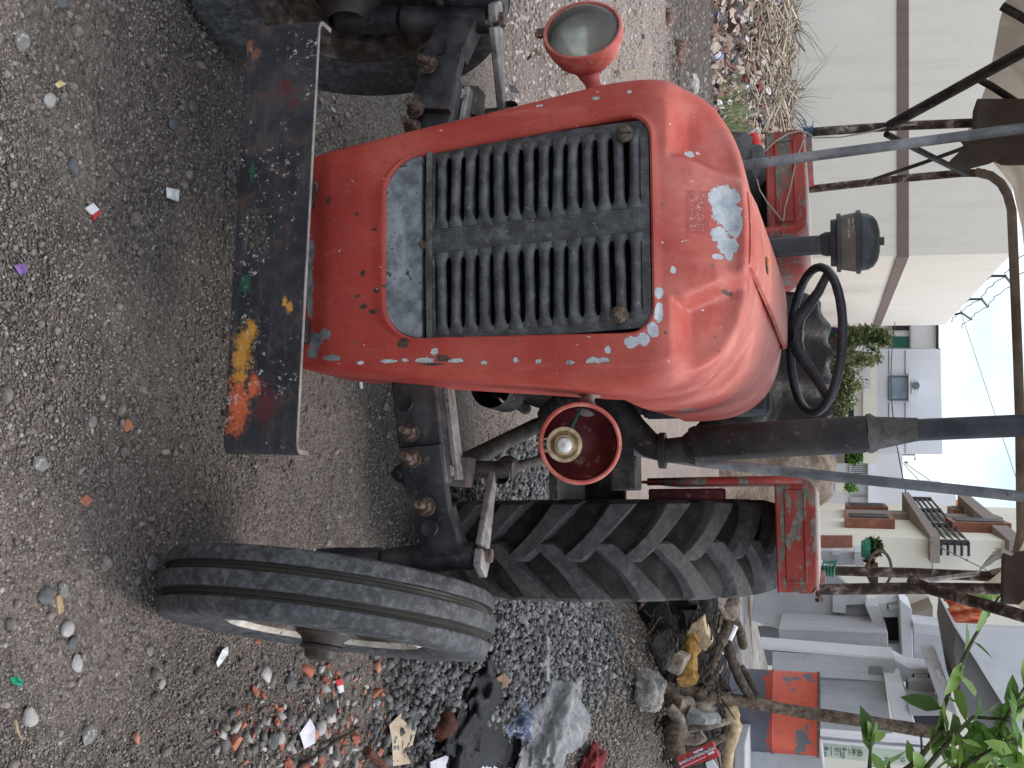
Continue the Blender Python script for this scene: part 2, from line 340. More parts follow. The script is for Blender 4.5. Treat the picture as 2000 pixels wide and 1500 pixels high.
M['galv'] = mottle('dull_galvanised_sheet', [(.3, (.12, .13, .145)), (.5, (.19, .205, .225)), (.7, (.27, .285, .30))], 40, fine=(20, .67, (.05, .052, .058)), rough=.5, metal=.35, bump=.12, bscale=90, bd=.002)
M['mesh'] = mottle('radiator_core', [(.4, (.004, .004, .005)), (.7, (.01, .01, .012))], 300, rough=.8, bump=.8, bscale=300)
M['iron'] = mottle('greasy_dark_iron', [(.28, (.014, .013, .013)), (.5, (.032, .029, .029)), (.72, (.075, .062, .056))], 14, fine=(70, .64, (.13, .10, .08)), rough=.6, metal=.25, bump=.3, bscale=80, bd=.004)
M['axle'] = mottle('axle_steel_oily', [(.28, (.020, .020, .023)), (.5, (.042, .042, .047)), (.7, (.085, .082, .082))], 12, fine=(60, .66, (.12, .075, .055)), rough=.48, metal=.3, bump=.25, bscale=70, bd=.003)
M['steel'] = mottle('dusty_worn_steel', [(.3, (.15, .14, .13)), (.55, (.25, .235, .22)), (.75, (.36, .34, .32))], 22, fine=(60, .66, (.1, .07, .05)), rough=.55, metal=.3, bump=.2, bscale=90, bd=.003)
M['rusty'] = mottle('rusty_bolt_steel', [(.25, (.045, .03, .024)), (.55, (.10, .066, .05)), (.8, (.22, .17, .14))], 60, rough=.75, metal=.2, bump=.4, bscale=200, bd=.003)
M['rod'] = mottle('dusty_brown_rod', [(.3, (.04, .034, .03)), (.55, (.075, .064, .056)), (.75, (.14, .12, .10))], 14, fine=(60, .68, (.16, .11, .07)), rough=.65, metal=.2, bump=.2)
M['pipe'] = mottle('grey_galvanised_pipe', [(.3, (.10, .105, .115)), (.55, (.165, .172, .185)), (.75, (.25, .255, .265))], 12, fine=(50, .68, (.07, .065, .065)), rough=.5, metal=.35, bump=.15)
M['pole'] = mottle('flaking_rusty_pole', [(.35, (.035, .024, .02)), (.5, (.075, .05, .042)), (.62, (.16, .12, .10)), (.75, (.34, .3, .26))], 26, detail=7, fine=(55, .62, (.03, .02, .018)), rough=.85, bump=.5, bscale=60, bd=.004)
M['muffler'] = mottle('sooty_muffler', [(.25, (.009, .009, .010)), (.52, (.020, .018, .018)), (.8, (.05, .037, .032))], 10, fine=(45, .68, (.1, .065, .05)), rough=.55, metal=.2, bump=.25, bscale=60)
M['blackpipe'] = mottle('black_tail_pipe', [(.3, (.012, .014, .02)), (.6, (.03, .034, .045)), (.8, (.06, .062, .07))], 10, rough=.4, metal=.3, bump=.08)
M['weld'] = mottle('welded_grey_plate', [(.3, (.05, .045, .042)), (.6, (.10, .095, .09)), (.8, (.16, .15, .14))], 18, rough=.6, metal=.2, bump=.5, bscale=60, bd=.01)
M['plastic'] = mottle('dusty_black_plastic', [(.3, (.016, .018, .024)), (.6, (.032, .036, .045)), (.8, (.06, .063, .07))], 9, fine=(120, .68, (.1, .1, .1)), rough=.42, bump=.06)
M['bowl'] = mottle('smoky_brown_dust_bowl', [(.3, (.10, .09, .075)), (.6, (.15, .132, .11)), (.8, (.2, .18, .15))], 12, rough=.35, bump=.04)
M['leather'] = mottle('black_seat_cover', [(.3, (.012, .012, .014)), (.6, (.024, .024, .028)), (.8, (.05, .05, .055))], 9, rough=.38, bump=.25, bscale=18, bd=.02)
M['wheelrim'] = mottle('chalky_cream_rim', [(.3, (.38, .34, .27)), (.55, (.55, .50, .42)), (.8, (.66, .62, .55))], 20, fine=(60, .64, (.12, .09, .06)), rough=.8)
M['rustrim'] = mottle('rusty_muddy_rim', [(.3, (.035, .028, .024)), (.5, (.075, .058, .048)), (.68, (.14, .115, .10)), (.8, (.22, .20, .18))], 26, fine=(45, .64, (.10, .045, .035)), rough=.85, bump=.4)
M['hub'] = mottle('greasy_hub', [(.3, (.03, .024, .02)), (.6, (.06, .048, .04)), (.8, (.10, .08, .065))], 16, rough=.5, metal=.15, bump=.2)
M['canopy0'] = mottle('board_beige', [(.3, (.22, .18, .14)), (.55, (.32, .27, .21)), (.8, (.40, .345, .27))], 5, fine=(40, .68, (.15, .12, .1)), rough=.9, bump=.1)
t = NT('canopy_canvas_beige', .9, 0, .2); c = t.ramp(t.noise(5, 6, .6), [(.3, (.30, .25, .195)), (.7, (.46, .395, .31))]); t.col(c); tl = t.n('BsdfTranslucent'); t.L(c, tl.inputs['Color']); mx = t.n('MixShader'); mx.inputs[0].default_value = .45
o = t.t.nodes['Material Output']; t.t.links.new(t.b.outputs[0], mx.inputs[1]); t.t.links.new(tl.outputs[0], mx.inputs[2]); t.t.links.new(mx.outputs[0], o.inputs['Surface']); M['canopy'] = t.m
M['bow'] = mottle('dusty_beige_tube', [(.25, (.17, .15, .13)), (.55, (.26, .23, .205)), (.8, (.34, .31, .28))], 14, rough=.8)
M['brownboard'] = mottle('brown_box_board', [(.3, (.08, .065, .058)), (.6, (.11, .092, .082)), (.8, (.14, .12, .108))], 6, rough=.9)
M['cable'] = mottle('dirty_white_cable', [(.3, (.3, .26, .22)), (.7, (.45, .41, .36))], 20)
M['brass'] = mottle('tarnished_brass', [(.3, (.22, .16, .085)), (.55, (.34, .26, .15)), (.8, (.48, .40, .27))], 40, rough=.42, metal=.55, bump=.15, bscale=120)
M['screw'] = mottle('old_brass_screw', [(.3, (.05, .038, .026)), (.55, (.11, .085, .055)), (.8, (.18, .14, .1))], 60, rough=.5, metal=.5, bump=.2)
M['wire'] = mottle('green_wire', [(.4, (.012, .10, .075)), (.7, (.02, .16, .12))], 30, rough=.4)
M['blue'] = mottle('blue_twine', [(.4, (.06, .12, .24)), (.7, (.16, .25, .42))], 60)
M['greencloth'] = mottle('green_tie', [(.4, (.02, .16, .11)), (.7, (.06, .28, .2))], 40)
# bumper: dark steel with remnants of orange, yellow and green paint
t = NT('bumper_plate_paint', .45, .15, .45)
nz = t.ma('ADD', t.ma('MULTIPLY', t.noise(30, 7, .8), .5), t.ma('MULTIPLY', t.noise(140, 6, .8), .5)); nb = t.noise(11, 6, .7)
base = t.ramp(nb, [(.3, (.014, .014, .017)), (.52, (.028, .028, .034)), (.7, (.055, .05, .052))])
base = t.mix(t.ramp(t.noise(22, 6, .7), [(.60, 0.), (.68, .6)]), base, (.085, .04, .03))
def bb(v, u, rv, ru, k=3.2): return t.blob(Ap(v, u, y=-.5), (ru*.00097, .2, rv*.00097), nz, k)
base = t.mix(t.ramp(t.noise(1, 6, .75, vec=t.scale((6, 6, 40))), [(.55, 0.), (.8, .5)]), base, (.10, .095, .095))
for cc, ls in (((.012, .085, .045), [(480, 556, 13, 24), (492, 335, 9, 20)]), ((.075, .012, .014), [(560, 170, 20, 26), (575, 200, 14, 14), (520, 790, 30, 60)]),
               ((.50, .23, .03), [(476, 665, 26, 34), (472, 705, 28, 36), (490, 645, 16, 24), (565, 600, 8, 16), (556, 590, 6, 10), (470, 735, 22, 20)]), ((.50, .105, .035), [(466, 790, 30, 56), (462, 822, 26, 36), (495, 750, 16, 30)]),
               ((.20, .075, .04), [(485, 90, 18, 16), (500, 105, 14, 14)])):
    base = t.mix(t.ramp(t.mx([bb(*q) for q in ls]), [(.12, 0.), (.6, .8)]), base, t.mix(nb, cc, tuple(min(1, x*1.5) for x in cc)))
flk = t.ma('MULTIPLY', t.ramp(t.noise(95, 5, .75), [(.66, 0.), (.72, .9)]), t.ramp(t.noise(8, 3, .6), [(.48, 0.), (.6, 1.)]))
base = t.mix(flk, base, (.50, .50, .50))
flk = t.ramp(t.noise(120, 5, .75, vec=t.scale((1, 1, 1.3))), [(.80, 0.), (.84, .8)])
base = t.mix(flk, base, (.36, .30, .22))
t.col(base); t.rough(t.ramp(nz, [(.3, .35), (.7, .65)])); t.bump(nz, .3, .003); M['bumper'] = t.m
M['bumperedge'] = mottle('scraped_bumper_edge', [(.3, (.15, .13, .125)), (.6, (.26, .235, .225)), (.8, (.36, .34, .33))], 14, rough=.5, metal=.3)
# rubber
def rubber(name, lo, hi, dust, gro):
    t = NT(name, .72, 0, .3); a = t.noise(7, 6, .65); c = t.ramp(a, [(.3, lo), (.7, hi)])
    c = t.mix(t.ramp(t.noise(45, 6, .75), [(.42, 0.), (.85, .75)]), c, dust); c = t.mix(t.ramp(t.noise(150, 3, .7), [(.80, 0.), (.86, .6)]), c, (.34, .33, .32))
    c = t.mix(t.ma('MULTIPLY', t.att(), t.ramp(t.noise(16, 6, .7), [(.2, .55), (.6, 1.)])), c, gro)
    t.col(c); t.bump(t.noise(60, 6, .7), .35, .004); t.rough(t.ramp(a, [(.3, .55), (.7, .85)])); return t.m
M['tyre'] = rubber('weathered_ribbed_rubber', (.026, .028, .032), (.062, .065, .071), (.19, .193, .20), (.045, .040, .034))
M['lug'] = rubber('lugged_rear_rubber', (.042, .041, .041), (.088, .086, .085), (.16, .155, .148), (.012, .011, .010))
# glass
t = NT('headlamp_glass', .10, 0, .6); t.col(t.mix(t.noise(14, 4), (.42, .42, .40), (.30, .295, .26)))
w_ = t.n('TexWave', wave_type='BANDS', bands_direction='X'); w_.inputs['Scale'].default_value = 42; t.L(t.co(), w_.inputs['Vector'])
bn = t.bump(w_.outputs['Fac'], .25, .002); t.rough(t.ramp(t.noise(25, 5), [(.35, .10), (.7, .28)]))
tp = t.n('BsdfTransparent'); tp.inputs[0].default_value = (.86, .87, .84, 1); fr = t.n('Fresnel'); fr.inputs[0].default_value = 1.5; mx = t.n('MixShader')
t.L(t.ma('ADD', t.ma('MULTIPLY', fr.outputs[0], .9), t.ma('MULTIPLY', t.ramp(w_.outputs['Fac'], [(.3, .10), (.9, .19)]), 1.0)), mx.inputs[0]); o = t.t.nodes['Material Output']
t.t.links.new(tp.outputs[0], mx.inputs[1]); t.t.links.new(t.b.outputs[0], mx.inputs[2]); t.t.links.new(mx.outputs[0], o.inputs['Surface']); M['glass'] = t.m
M['reflector'] = mottle('dull_reflector', [(.3, (.42, .41, .38)), (.6, (.58, .57, .54)), (.8, (.70, .69, .67))], 8, rough=.32, metal=.8, bump=.1)
t = NT('bulb_glass', .05, 0, .6); t.b.inputs['Transmission Weight'].default_value = .6; t.col((.85, .85, .84)); M['bulb'] = t.m
# buildings
def plaster(name, a, b, stain=(.3, .28, .25), sc_=1.2, st=.4):
    t = NT(name, .9, 0, .2); c = t.mix(t.noise(sc_, 6, .65), a, b)
    c = t.mix(t.ramp(t.noise(1, 7, .7, vec=t.scale((3.5, 3.5, .45))), [(.50, 0.), (.85, st)]), c, stain); c = t.mix(t.ramp(t.noise(7, 7, .8), [(.55, 0.), (.85, st*.8)]), c, stain); c = t.mix(t.ramp(t.noise(26, 6, .8), [(.74, 0.), (.8, st*.7)]), c, stain)
    crk = t.ramp(t.vor(.55, feat='DISTANCE_TO_EDGE', vec=t.n('VectorMath', operation='ADD').outputs[0] if False else None), [(.0, 1.), (.006, 0.)])
    c = t.mix(t.ma('MULTIPLY', t.ma('MULTIPLY', crk, t.ramp(t.noise(.9, 5, .7), [(.55, 0.), (.75, 1.)])), st*1.2), c, stain)
    t.col(c); t.bump(t.noise(30, 5), .15, .01); return t.m
M['cream'] = plaster('cream_plaster', (.79, .735, .645), (.85, .80, .715), (.62, .57, .49))
M['band'] = plaster('brown_band_paint', (.195, .145, .135), (.235, .18, .165), (.15, .11, .1))
M['cream2'] = plaster('warm_cream_plaster', (.77, .735, .62), (.82, .79, .69), (.6, .56, .46))
M['white'] = plaster('white_plaster', (.66, .67, .70), (.74, .75, .77), (.5, .5, .5), 1.0, .25)
M['pinkwhite'] = plaster('pinkish_white_plaster', (.72, .68, .66), (.78, .74, .72), (.6, .56, .52))
M['greywall'] = plaster('grey_cement_plaster', (.36, .365, .385), (.47, .475, .49), (.24, .24, .25), 1.6, .6)
M['greyledge'] = plaster('pale_cement_ledge', (.52, .53, .555), (.62, .63, .65), (.36, .36, .37), 2, .5)
M['darkgrey'] = plaster('dark_grey', (.16, .165, .17), (.22, .225, .23), (.12, .12, .12), 2)
M['slab'] = plaster('brown_grey_slab', (.25, .21, .185), (.31, .265, .235), (.2, .17, .15))
M['winbrown'] = mottle('brown_window_wood', [(.3, (.20, .075, .045)), (.6, (.27, .105, .065)), (.8, (.33, .14, .09))], 5, rough=.6)
M['dark'] = mottle('dark_opening', [(.4, (.012, .012, .014)), (.7, (.025, .025, .028))], 3, rough=.6)
M['railing'] = mottle('black_railing', [(.4, (.02, .02, .022)), (.7, (.04, .04, .042))], 8, rough=.5)
M['green'] = mottle('green_shutter', [(.4, (.012, .11, .075)), (.7, (.02, .15, .10))], 4, rough=.6)
M['pane'] = mottle('blue_grey_pane', [(.35, (.19, .26, .34)), (.65, (.30, .38, .46))], 3, rough=.25)
M['orange'] = mottle('orange_plastic', [(.4, (.62, .17, .03)), (.7, (.72, .23, .05))], 3, rough=.5)
M['bluepaint'] = mottle('blue_vehicle_paint', [(.4, (.03, .09, .30)), (.7, (.05, .13, .38))], 3, rough=.4)
M['soil'] = mottle('dry_soil_heap', [(.3, (.13, .095, .07)), (.5, (.23, .175, .135)), (.75, (.34, .27, .215))], 3.5, rough=.95, bump=.9, bscale=9, bd=.08)
M['paver'] = mottle('paved_stone', [(.3, (.20, .185, .175)), (.6, (.29, .27, .26)), (.8, (.37, .355, .34))], 6, rough=.9, bump=.4, bscale=16, bd=.03)
# drum
t = NT('drum_paint', .5, 0, .4); zz = t.sep()[2]; n = t.noise(5, 6, .7)
w = t.ma('ADD', zz, t.ma('MULTIPLY', t.ma('SUBTRACT', n, .5), .22))
c = t.ramp(w, [(0., (.075, .085, .11)), (.52, (.085, .10, .13)), (.55, (.40, .055, .03)), (.60, (.46, .07, .035)), (.80, (.50, .085, .04)), (1., (.44, .06, .035))])
c = t.mix(t.ramp(t.noise(4.2, 5, .6), [(.64, 0.), (.66, 1.)]), c, (.10, .105, .125)); c = t.mix(t.ramp(t.noise(30, 5, .7), [(.64, 0.), (.68, .7)]), c, (.16, .06, .035))
t.col(c); t.bump(n, .15, .01); M['drum'] = t.m
# wood, plants, litter
def wood(name, a, b, d, rough=.9):
    t = NT(name, rough, 0, .2); g = t.noise(1, 6, .7, vec=t.scale((60, 60, 60))); c = t.ramp(t.noise(18, 7, .7), [(.3, d), (.52, a), (.75, b)]); c = t.mix(t.ramp(g, [(.6, 0.), (.68, .6)]), c, d)
    t.col(c); t.bump(t.noise(45, 7, .75), .8, .012); return t.m
M['bark'] = wood('grey_brown_bark', (.115, .085, .062), (.20, .155, .118), (.04, .03, .024))
M['darkbark'] = wood('dark_bark', (.06, .045, .036), (.11, .085, .068), (.022, .018, .015))
M['greywood'] = wood('bleached_driftwood', (.25, .205, .165), (.36, .305, .25), (.11, .085, .068))
M['ochre'] = wood('ochre_heartwood', (.33, .185, .055), (.44, .26, .09), (.14, .075, .025))
M['paleend'] = wood('pale_split_wood', (.54, .40, .25), (.66, .52, .35), (.35, .24, .14))
M['charred'] = wood('charred_wood', (.012, .012, .014), (.03, .03, .034), (.005, .005, .006), .6)
M['plank'] = wood('weathered_grey_plank', (.24, .24, .23), (.34, .34, .325), (.13, .13, .125))
M['husk'] = wood('coconut_husk', (.115, .04, .018), (.19, .08, .04), (.045, .016, .01), .6)
def leafm(name, stops, tr=.25):
    t = NT(name, .45, 0, .4); c = t.ramp(t.att(), stops); t.col(c)
    tl = t.n('BsdfTranslucent'); t.L(c, tl.inputs['Color']); mx = t.n('MixShader'); mx.inputs[0].default_value = tr
    o = t.t.nodes['Material Output']; t.t.links.new(t.b.outputs[0], mx.inputs[1]); t.t.links.new(tl.outputs[0], mx.inputs[2]); t.t.links.new(mx.outputs[0], o.inputs['Surface']); return t.m
M['leaf'] = leafm('shrub_leaf_green', [(0, (.05, .12, .025)), (.35, (.12, .25, .05)), (.7, (.24, .38, .085)), (1, (.42, .50, .15))])
M['treeleaf'] = leafm('tree_foliage', [(0, (.05, .08, .03)), (.4, (.12, .165, .06)), (.75, (.24, .27, .12)), (1, (.42, .41, .27))])
M['drygrass'] = leafm('dry_stalks', [(0, (.2, .15, .1)), (.5, (.36, .29, .21)), (1, (.55, .48, .39))], .1)
M['twig'] = mottle('green_brown_twig', [(.4, (.06, .065, .03)), (.7, (.12, .11, .06))], 20)
t = NT('mixed_litter', .7, 0, .3)
t.col(t.ramp(t.att(), [(0, (.20, .10, .08)), (.2, (.27, .15, .12)), (.36, (.34, .24, .19)), (.52, (.42, .35, .29)), (.68, (.47, .42, .38)), (.82, (.58, .56, .57)), (.91, (.05, .05, .055)), (.955, (.16, .24, .42)), (.968, (.5, .4, .1)), (.98, (.45, .09, .08)), (.99, (.6, .62, .66))], True)); M['litter'] = t.m
t = NT('mixed_rubble', .9, 0, .2)
t.col(t.ramp(t.att(), [(0, (.36, .13, .085)), (.16, (.42, .2, .14)), (.27, (.15, .14, .13)), (.7, (.30, .29, .28)), (.86, (.44, .42, .4)), (.95, (.08, .08, .085))], True)); t.bump(t.noise(90, 4), .4, .004); M['rubble'] = t.m
def cloth(name, a, b, rough=.8, tr=0, sc_=8, spec=.25):
    return mottle(name, [(.3, a), (.7, b)], sc_, rough=rough, spec=spec, bump=.3, bscale=26, bd=.01)
M['blackbag'] = cloth('black_plastic_sheet', (.005, .0055, .006), (.014, .0135, .014), .5, spec=.2)
t = NT('clear_plastic', .22, 0, .6); t.col(t.mix(t.noise(6, 5, .7), (.34, .34, .345), (.56, .565, .58))); bn = t.bump(t.noise(16, 6, .7), .8, .02)
tp = t.n('BsdfTransparent'); tp.inputs[0].default_value = (.82, .82, .82, 1); mx = t.n('MixShader'); t.L(t.ramp(t.noise(11, 6, .7), [(.15, .30), (.85, .85)]), mx.inputs[0]); o = t.t.nodes['Material Output']
t.t.links.new(tp.outputs[0], mx.inputs[1]); t.t.links.new(t.b.outputs[0], mx.inputs[2]); t.t.links.new(mx.outputs[0], o.inputs['Surface']); M['clearbag'] = t.m
M['whitecloth'] = cloth('dirty_white_sack', (.52, .50, .57), (.66, .64, .70))
M['whitepaper'] = cloth('white_paper', (.62, .62, .63), (.74, .74, .75))
M['cardboard'] = cloth('torn_cardboard', (.36, .28, .19), (.50, .41, .30))
M['redcloth'] = cloth('red_rag', (.13, .018, .02), (.22, .03, .03))
M['orangecloth'] = mottle('orange_red_patterned_cloth', [(.3, (.42, .05, .035)), (.5, (.50, .12, .05)), (.7, (.55, .3, .16))], 9, rough=.8)
M['purple'] = cloth('purple_laundry', (.16, .09, .26), (.24, .15, .34))
M['greenl'] = cloth('green_laundry', (.04, .34, .10), (.07, .46, .16))
M['yellowleaf'] = cloth('yellow_dry_leaf', (.52, .44, .18), (.62, .55, .28))
M['deadleaf'] = cloth('brown_dead_leaf', (.14, .08, .05), (.24, .15, .10))
M['greenplastic'] = cloth('green_scrap', (.01, .22, .13), (.02, .28, .17), .5)
M['boxred'] = cloth('printed_red', (.46, .03, .035), (.54, .045, .05), .5)
M['mint'] = mottle('pale_green_board_paint', [(.3, (.50, .58, .46)), (.6, (.58, .65, .54)), (.8, (.62, .68, .6))], 5, fine=(9, .66, (.3, .3, .27)), rough=.8)
M['ink'] = mottle('black_ink', [(.4, (.015, .015, .018)), (.7, (.03, .03, .034))], 20)
M['blueink'] = mottle('blue_print', [(.3, (.035, .05, .10)), (.5, (.07, .09, .15)), (.7, (.34, .35, .38))], 26)
M['flower'] = leafm('pink_orange_flowers', [(0, (.02, .06, .02)), (.5, (.05, .11, .03)), (.8, (.45, .10, .07)), (1, (.6, .25, .2))])

# ================================================================== GROUND
mb = MB()
xs = np.concatenate([np.linspace(-200, -14, 12), np.linspace(-12, 12, 150), np.linspace(14, 200, 12)])
ys = np.concatenate([np.linspace(-60, 0, 6), np.linspace(.5, 24, 170), np.linspace(26, 60, 14), np.linspace(80, 900, 10)])
nx = len(xs)
for y in ys:
    for x in xs:
        z = float(terrain(x, y)); w = 1 if abs(x) < 14 and .4 < y < 26 else 0
        z += w*.012*mnoise.noise(Vector((x*1.6, y*1.6, 0)))
        mb.v.append((x, y, z-.004)); mb.a.append(0)
for j in range(len(ys)-1):
    for i in range(nx-1): mb.f.append((j*nx+i, j*nx+i+1, (j+1)*nx+i+1, (j+1)*nx+i))
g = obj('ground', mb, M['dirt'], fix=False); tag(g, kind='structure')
V = np.array([v.co for v in g.data.vertices])   # keep texture space equal to world space
off = np.array(g.location); g.data.vertices.foreach_set('co', (V+off).ravel()); g.location = (0, 0, 0); g.data.update()

def scatter(name, mat, P, S, flat=(.55, .9), lvl=1, cube=False, jag=.35, ntemp=14, rnd=None, label=None, cat=None):
    """countless small stones as one mesh"""
    vs, fs = ico(lvl); vs = np.array(vs); fs = np.array(fs); temps = []
    if cube:
        vs = np.array([(x, y, z) for z in (-.8, .8) for x, y in ((-1, -.8), (1, -.8), (1, .8), (-1, .8))]); fs = np.array([(0, 2, 1), (0, 3, 2), (4, 5, 6), (4, 6, 7), (0, 1, 5), (0, 5, 4), (1, 2, 6), (1, 6, 5), (2, 3, 7), (2, 7, 6), (3, 0, 4), (3, 4, 7)])
    for k in range(ntemp):
        tv = vs*(1+jag*(rng.random((len(vs), 3 if cube else 1))-.5)); tv = tv*np.array([1, rng.uniform(.65, 1), rng.uniform(*flat)]); temps.append(tv)
    n = len(P); nv = len(vs); out = np.empty((n, nv, 3)); ang = rng.random(n)*6.283; ti = rng.integers(0, ntemp, n)
    tx = rng.normal(0, .3, n)
    for k in range(n):
        c, s = math.cos(ang[k]), math.sin(ang[k]); a = temps[ti[k]]*S[k]
        q = a.copy(); q[:, 2] += tx[k]*a[:, 0]
        out[k, :, 0] = c*q[:, 0]-s*q[:, 1]; out[k, :, 1] = s*q[:, 0]+c*q[:, 1]; out[k, :, 2] = q[:, 2]
    out += np.array(P)[:, None, :]
    F_ = (fs[None]+(np.arange(n)*nv)[:, None, None]).reshape(-1, 3)
    me = bpy.data.meshes.new(name); V = out.reshape(-1, 3)
    me.vertices.add(len(V)); me.vertices.foreach_set('co', V.astype(np.float32).ravel())
    me.loops.add(F_.size); me.loops.foreach_set('vertex_index', F_.astype(np.int32).ravel())
    me.polygons.add(len(F_)); me.polygons.foreach_set('loop_start', np.arange(0, F_.size, 3, dtype=np.int32)); me.polygons.foreach_set('loop_total', np.full(len(F_), 3, dtype=np.int32))
    r = rng.random(n) if rnd is None else rnd
    at = me.attributes.new('rnd', 'FLOAT', 'POINT'); at.data.foreach_set('value', np.repeat(r, nv).astype(np.float32))
    me.update(calc_edges=True); me.materials.append(mat); o = bpy.data.objects.new(name, me); sc.collection.objects.link(o)
    return tag(o, label, cat, kind='stuff')
def field(n, u0, u1, v0, v1, p=1.0):
    """positions on the terrain, spread evenly over a patch of the yard seen in the picture"""
    a = Gp(v0, (u0+u1)/2)[1]; b = Gp(v1, (u0+u1)/2)[1]
    y = a+(b-a)*rng.random(n)**p; k = (u0+(u1-u0)*rng.random(n)-750)/F*1.03
    x = k*(y*cp+CAMH*sp); return np.stack([x, y, terrain(x, y)], 1)
Pn = field(90000, -40, 1540, -30, 1010, 1.35); Sn = np.clip(rng.lognormal(-6.05, .40, len(Pn)), .0013, .008); Pn[:, 2] += Sn*.1-.003
scatter('loose_gravel', M['pebble'], Pn, Sn, label='loose grey brown gravel strewn over the dirt yard', cat='gravel')
Pn = field(650, -40, 1540, -30, 900, 1.2); Sn = np.clip(rng.lognormal(-4.85, .32, len(Pn)), .005, .017); Pn[:, 2] += Sn*.15
scatter('coarse_gravel', M['pebble'], Pn, Sn, rnd=np.clip(rng.normal(.42, .26, len(Pn)), 0, 1), lvl=2, jag=.35, label='scattered coarser pebbles lying among the fine gravel', cat='pebbles')
# crushed stone heap behind and beside the right rear wheel
x = rng.uniform(.15, 1.75, 32000); y = rng.uniform(3.3, 7.6, 32000)
keep = (((x-1.0)/.75)**2+((y-5.5)/1.75)**2 < rng.uniform(.35, 1.15, 32000)); x, y = x[keep], y[keep]
hp = .05*np.clip(1.2-((x-1.0)/.8)**2-((y-5.5)/1.7)**2, 0, 1)
S_ = np.clip(rng.lognormal(-4.4, .32, len(x)), .006, .024)
Pg = np.stack([x, y, terrain(x, y)+hp*rng.uniform(.2, 1, len(x))], 1)
scatter('crushed_stone_heap', M['crushed'], Pg, S_, flat=(.45, .9), jag=.75, label='heap of dark crushed stone beside the big rear tyre', cat='gravel heap')
Pn = field(15000, 1100, 1540, 980, 1340); Sn = np.clip(rng.lognormal(-5.0, .38, len(Pn)), .004, .016)
scatter('gravel_slope', M['pebble'], Pn, Sn, label='finer brown gravel on the slope right of the crushed stone', cat='gravel')
# far side pebbles on the lane
Pn = field(8000, -40, 700, 980, 1305, 1.0); Sn = np.clip(rng.lognormal(-4.75, .4, len(Pn)), .004, .026)
scatter('lane_gravel', M['lanepebble'], Pn, Sn, rnd=np.clip(rng.normal(.62, .25, len(Pn)), 0, 1), label='small stones on the pale dirt lane behind the headlight', cat='gravel')
# brick rubble, lower right
n = 620; uu = rng.normal(1440, 75, n); vv = rng.normal(640, 100, n); ok = (uu < 1545) & (uu > 1270); uu, vv = uu[ok], vv[ok]
Pr = np.array([Gp(v, u) for v, u in zip(vv, uu)]); Sr = np.clip(rng.lognormal(-4.95, .5, len(Pr)), .003, .02); Pr[:, 2] += Sr*.3
scatter('rubble', M['rubble'], Pr, Sr, jag=.9, cube=True, flat=(.35, .8), label='crumbled brick and stone rubble by the front wheel', cat='rubble')

# ================================================================== TRACTOR
tr = empty('tractor', T0.tolist(), -YAW)
tag(tr, 'old red farm tractor with black grille and canopy parked facing the viewer', 'tractor')
def part(name, mb, mat, parent=None, smooth=40, bevel=0, label=None, fix=True):
    o = obj(name, mb, mat, parent or tr, smooth, bevel, fix, local=True)
    if label: o['label'] = label
    return o
def lean(mb): mb.v = [(x-.03*(z-.6), y, z) for x, y, z in mb.v]; return rolled(mb)
def lean2(mb): mb.v = [(x-.005-.042*(z-.6), y, z) for x, y, z in mb.v]; return rolled(mb)
def rolled(mb): mb.v = [tuple(RR@np.array(p)) for p in mb.v]; return mb

# --- hood outline, polar about (0,.82)
half = [(0, .305), (.195, .305), (.214, .33), (.230, .46), (.252, .60), (.286, .886), (.303, 1.03), (.300, 1.13), (.272, 1.196), (.222, 1.240), (.15, 1.266), (.078, 1.275), (0, 1.278)]
poly = [(x, z) for x, z in half]+[(-x, z) for x, z in half[-2:0:-1]]
def polar(poly, n, c=(0, .82), sm=2):
    P_ = np.array(poly)-np.array(c); out = []
    for k in range(n):
        a = 2*math.pi*(k+.5)/n; d = np.array([math.cos(a), math.sin(a)]); best = 0
        for i in range(len(P_)):
            p, q = P_[i], P_[(i+1) % len(P_)]; e = q-p; den = d[0]*e[1]-d[1]*e[0]
            if abs(den) < 1e-9: continue
            t = (p[0]*e[1]-p[1]*e[0])/den; s = (p[0]*d[1]-p[1]*d[0])/den
            if t > 0 and -1e-6 <= s <= 1+1e-6: best = max(best, t)
        out.append(best)
    r = np.array(out)
    for _ in range(sm): r = (np.roll(r, 1)+2*r+np.roll(r, -1))/4
    a = 2*np.pi*(np.arange(n)+.5)/n
    return np.stack([c[0]+r*np.cos(a), c[1]+r*np.sin(a)], 1)
NP = 420
def rrect(w0, w1, z0, z1, r0, r1, k=8):
    o = []
    for cx, cz, r, a0 in ((w1-r1, z1-r1, r1, 0), (-w1+r1, z1-r1, r1, 90), (-w0+r0, z0+r0, r0, 180), (w0-r0, z0+r0, r0, 270)):
        for i in range(k+1):
            a = R(a0+90*i/k); o.append((cx+r*math.cos(a), cz+r*math.sin(a)))
    return o
OUT = polar(poly, NP, sm=40); GR = polar([(x-.005-.012*(z-.6), z) for x, z in rrect(.187, .212, .566, 1.105, .075, .045)], NP, sm=2)
def front_y(x, z, d):
    y = .085*sst((z-1.085)/.24)**1.1
    y += .012*sst((.45-z)/.05)
    return y
def dep(x, z):
    xc = .076+.055*np.clip((1.275-z)/.12, 0, 1)
    return .056*np.minimum(sst((abs(x)-xc)/.030), sst((z-1.130)/.036))*(1-.55*sst((abs(x)-.20)/.08))
mb = MB(); rings = []
cen = np.array([0, .82])
for y, k_ in ((.03, 0), (-.03, .35), (-.09, .72)): rings.append([(x, y+k_*dep(x, z), z) for x, z in OUT])
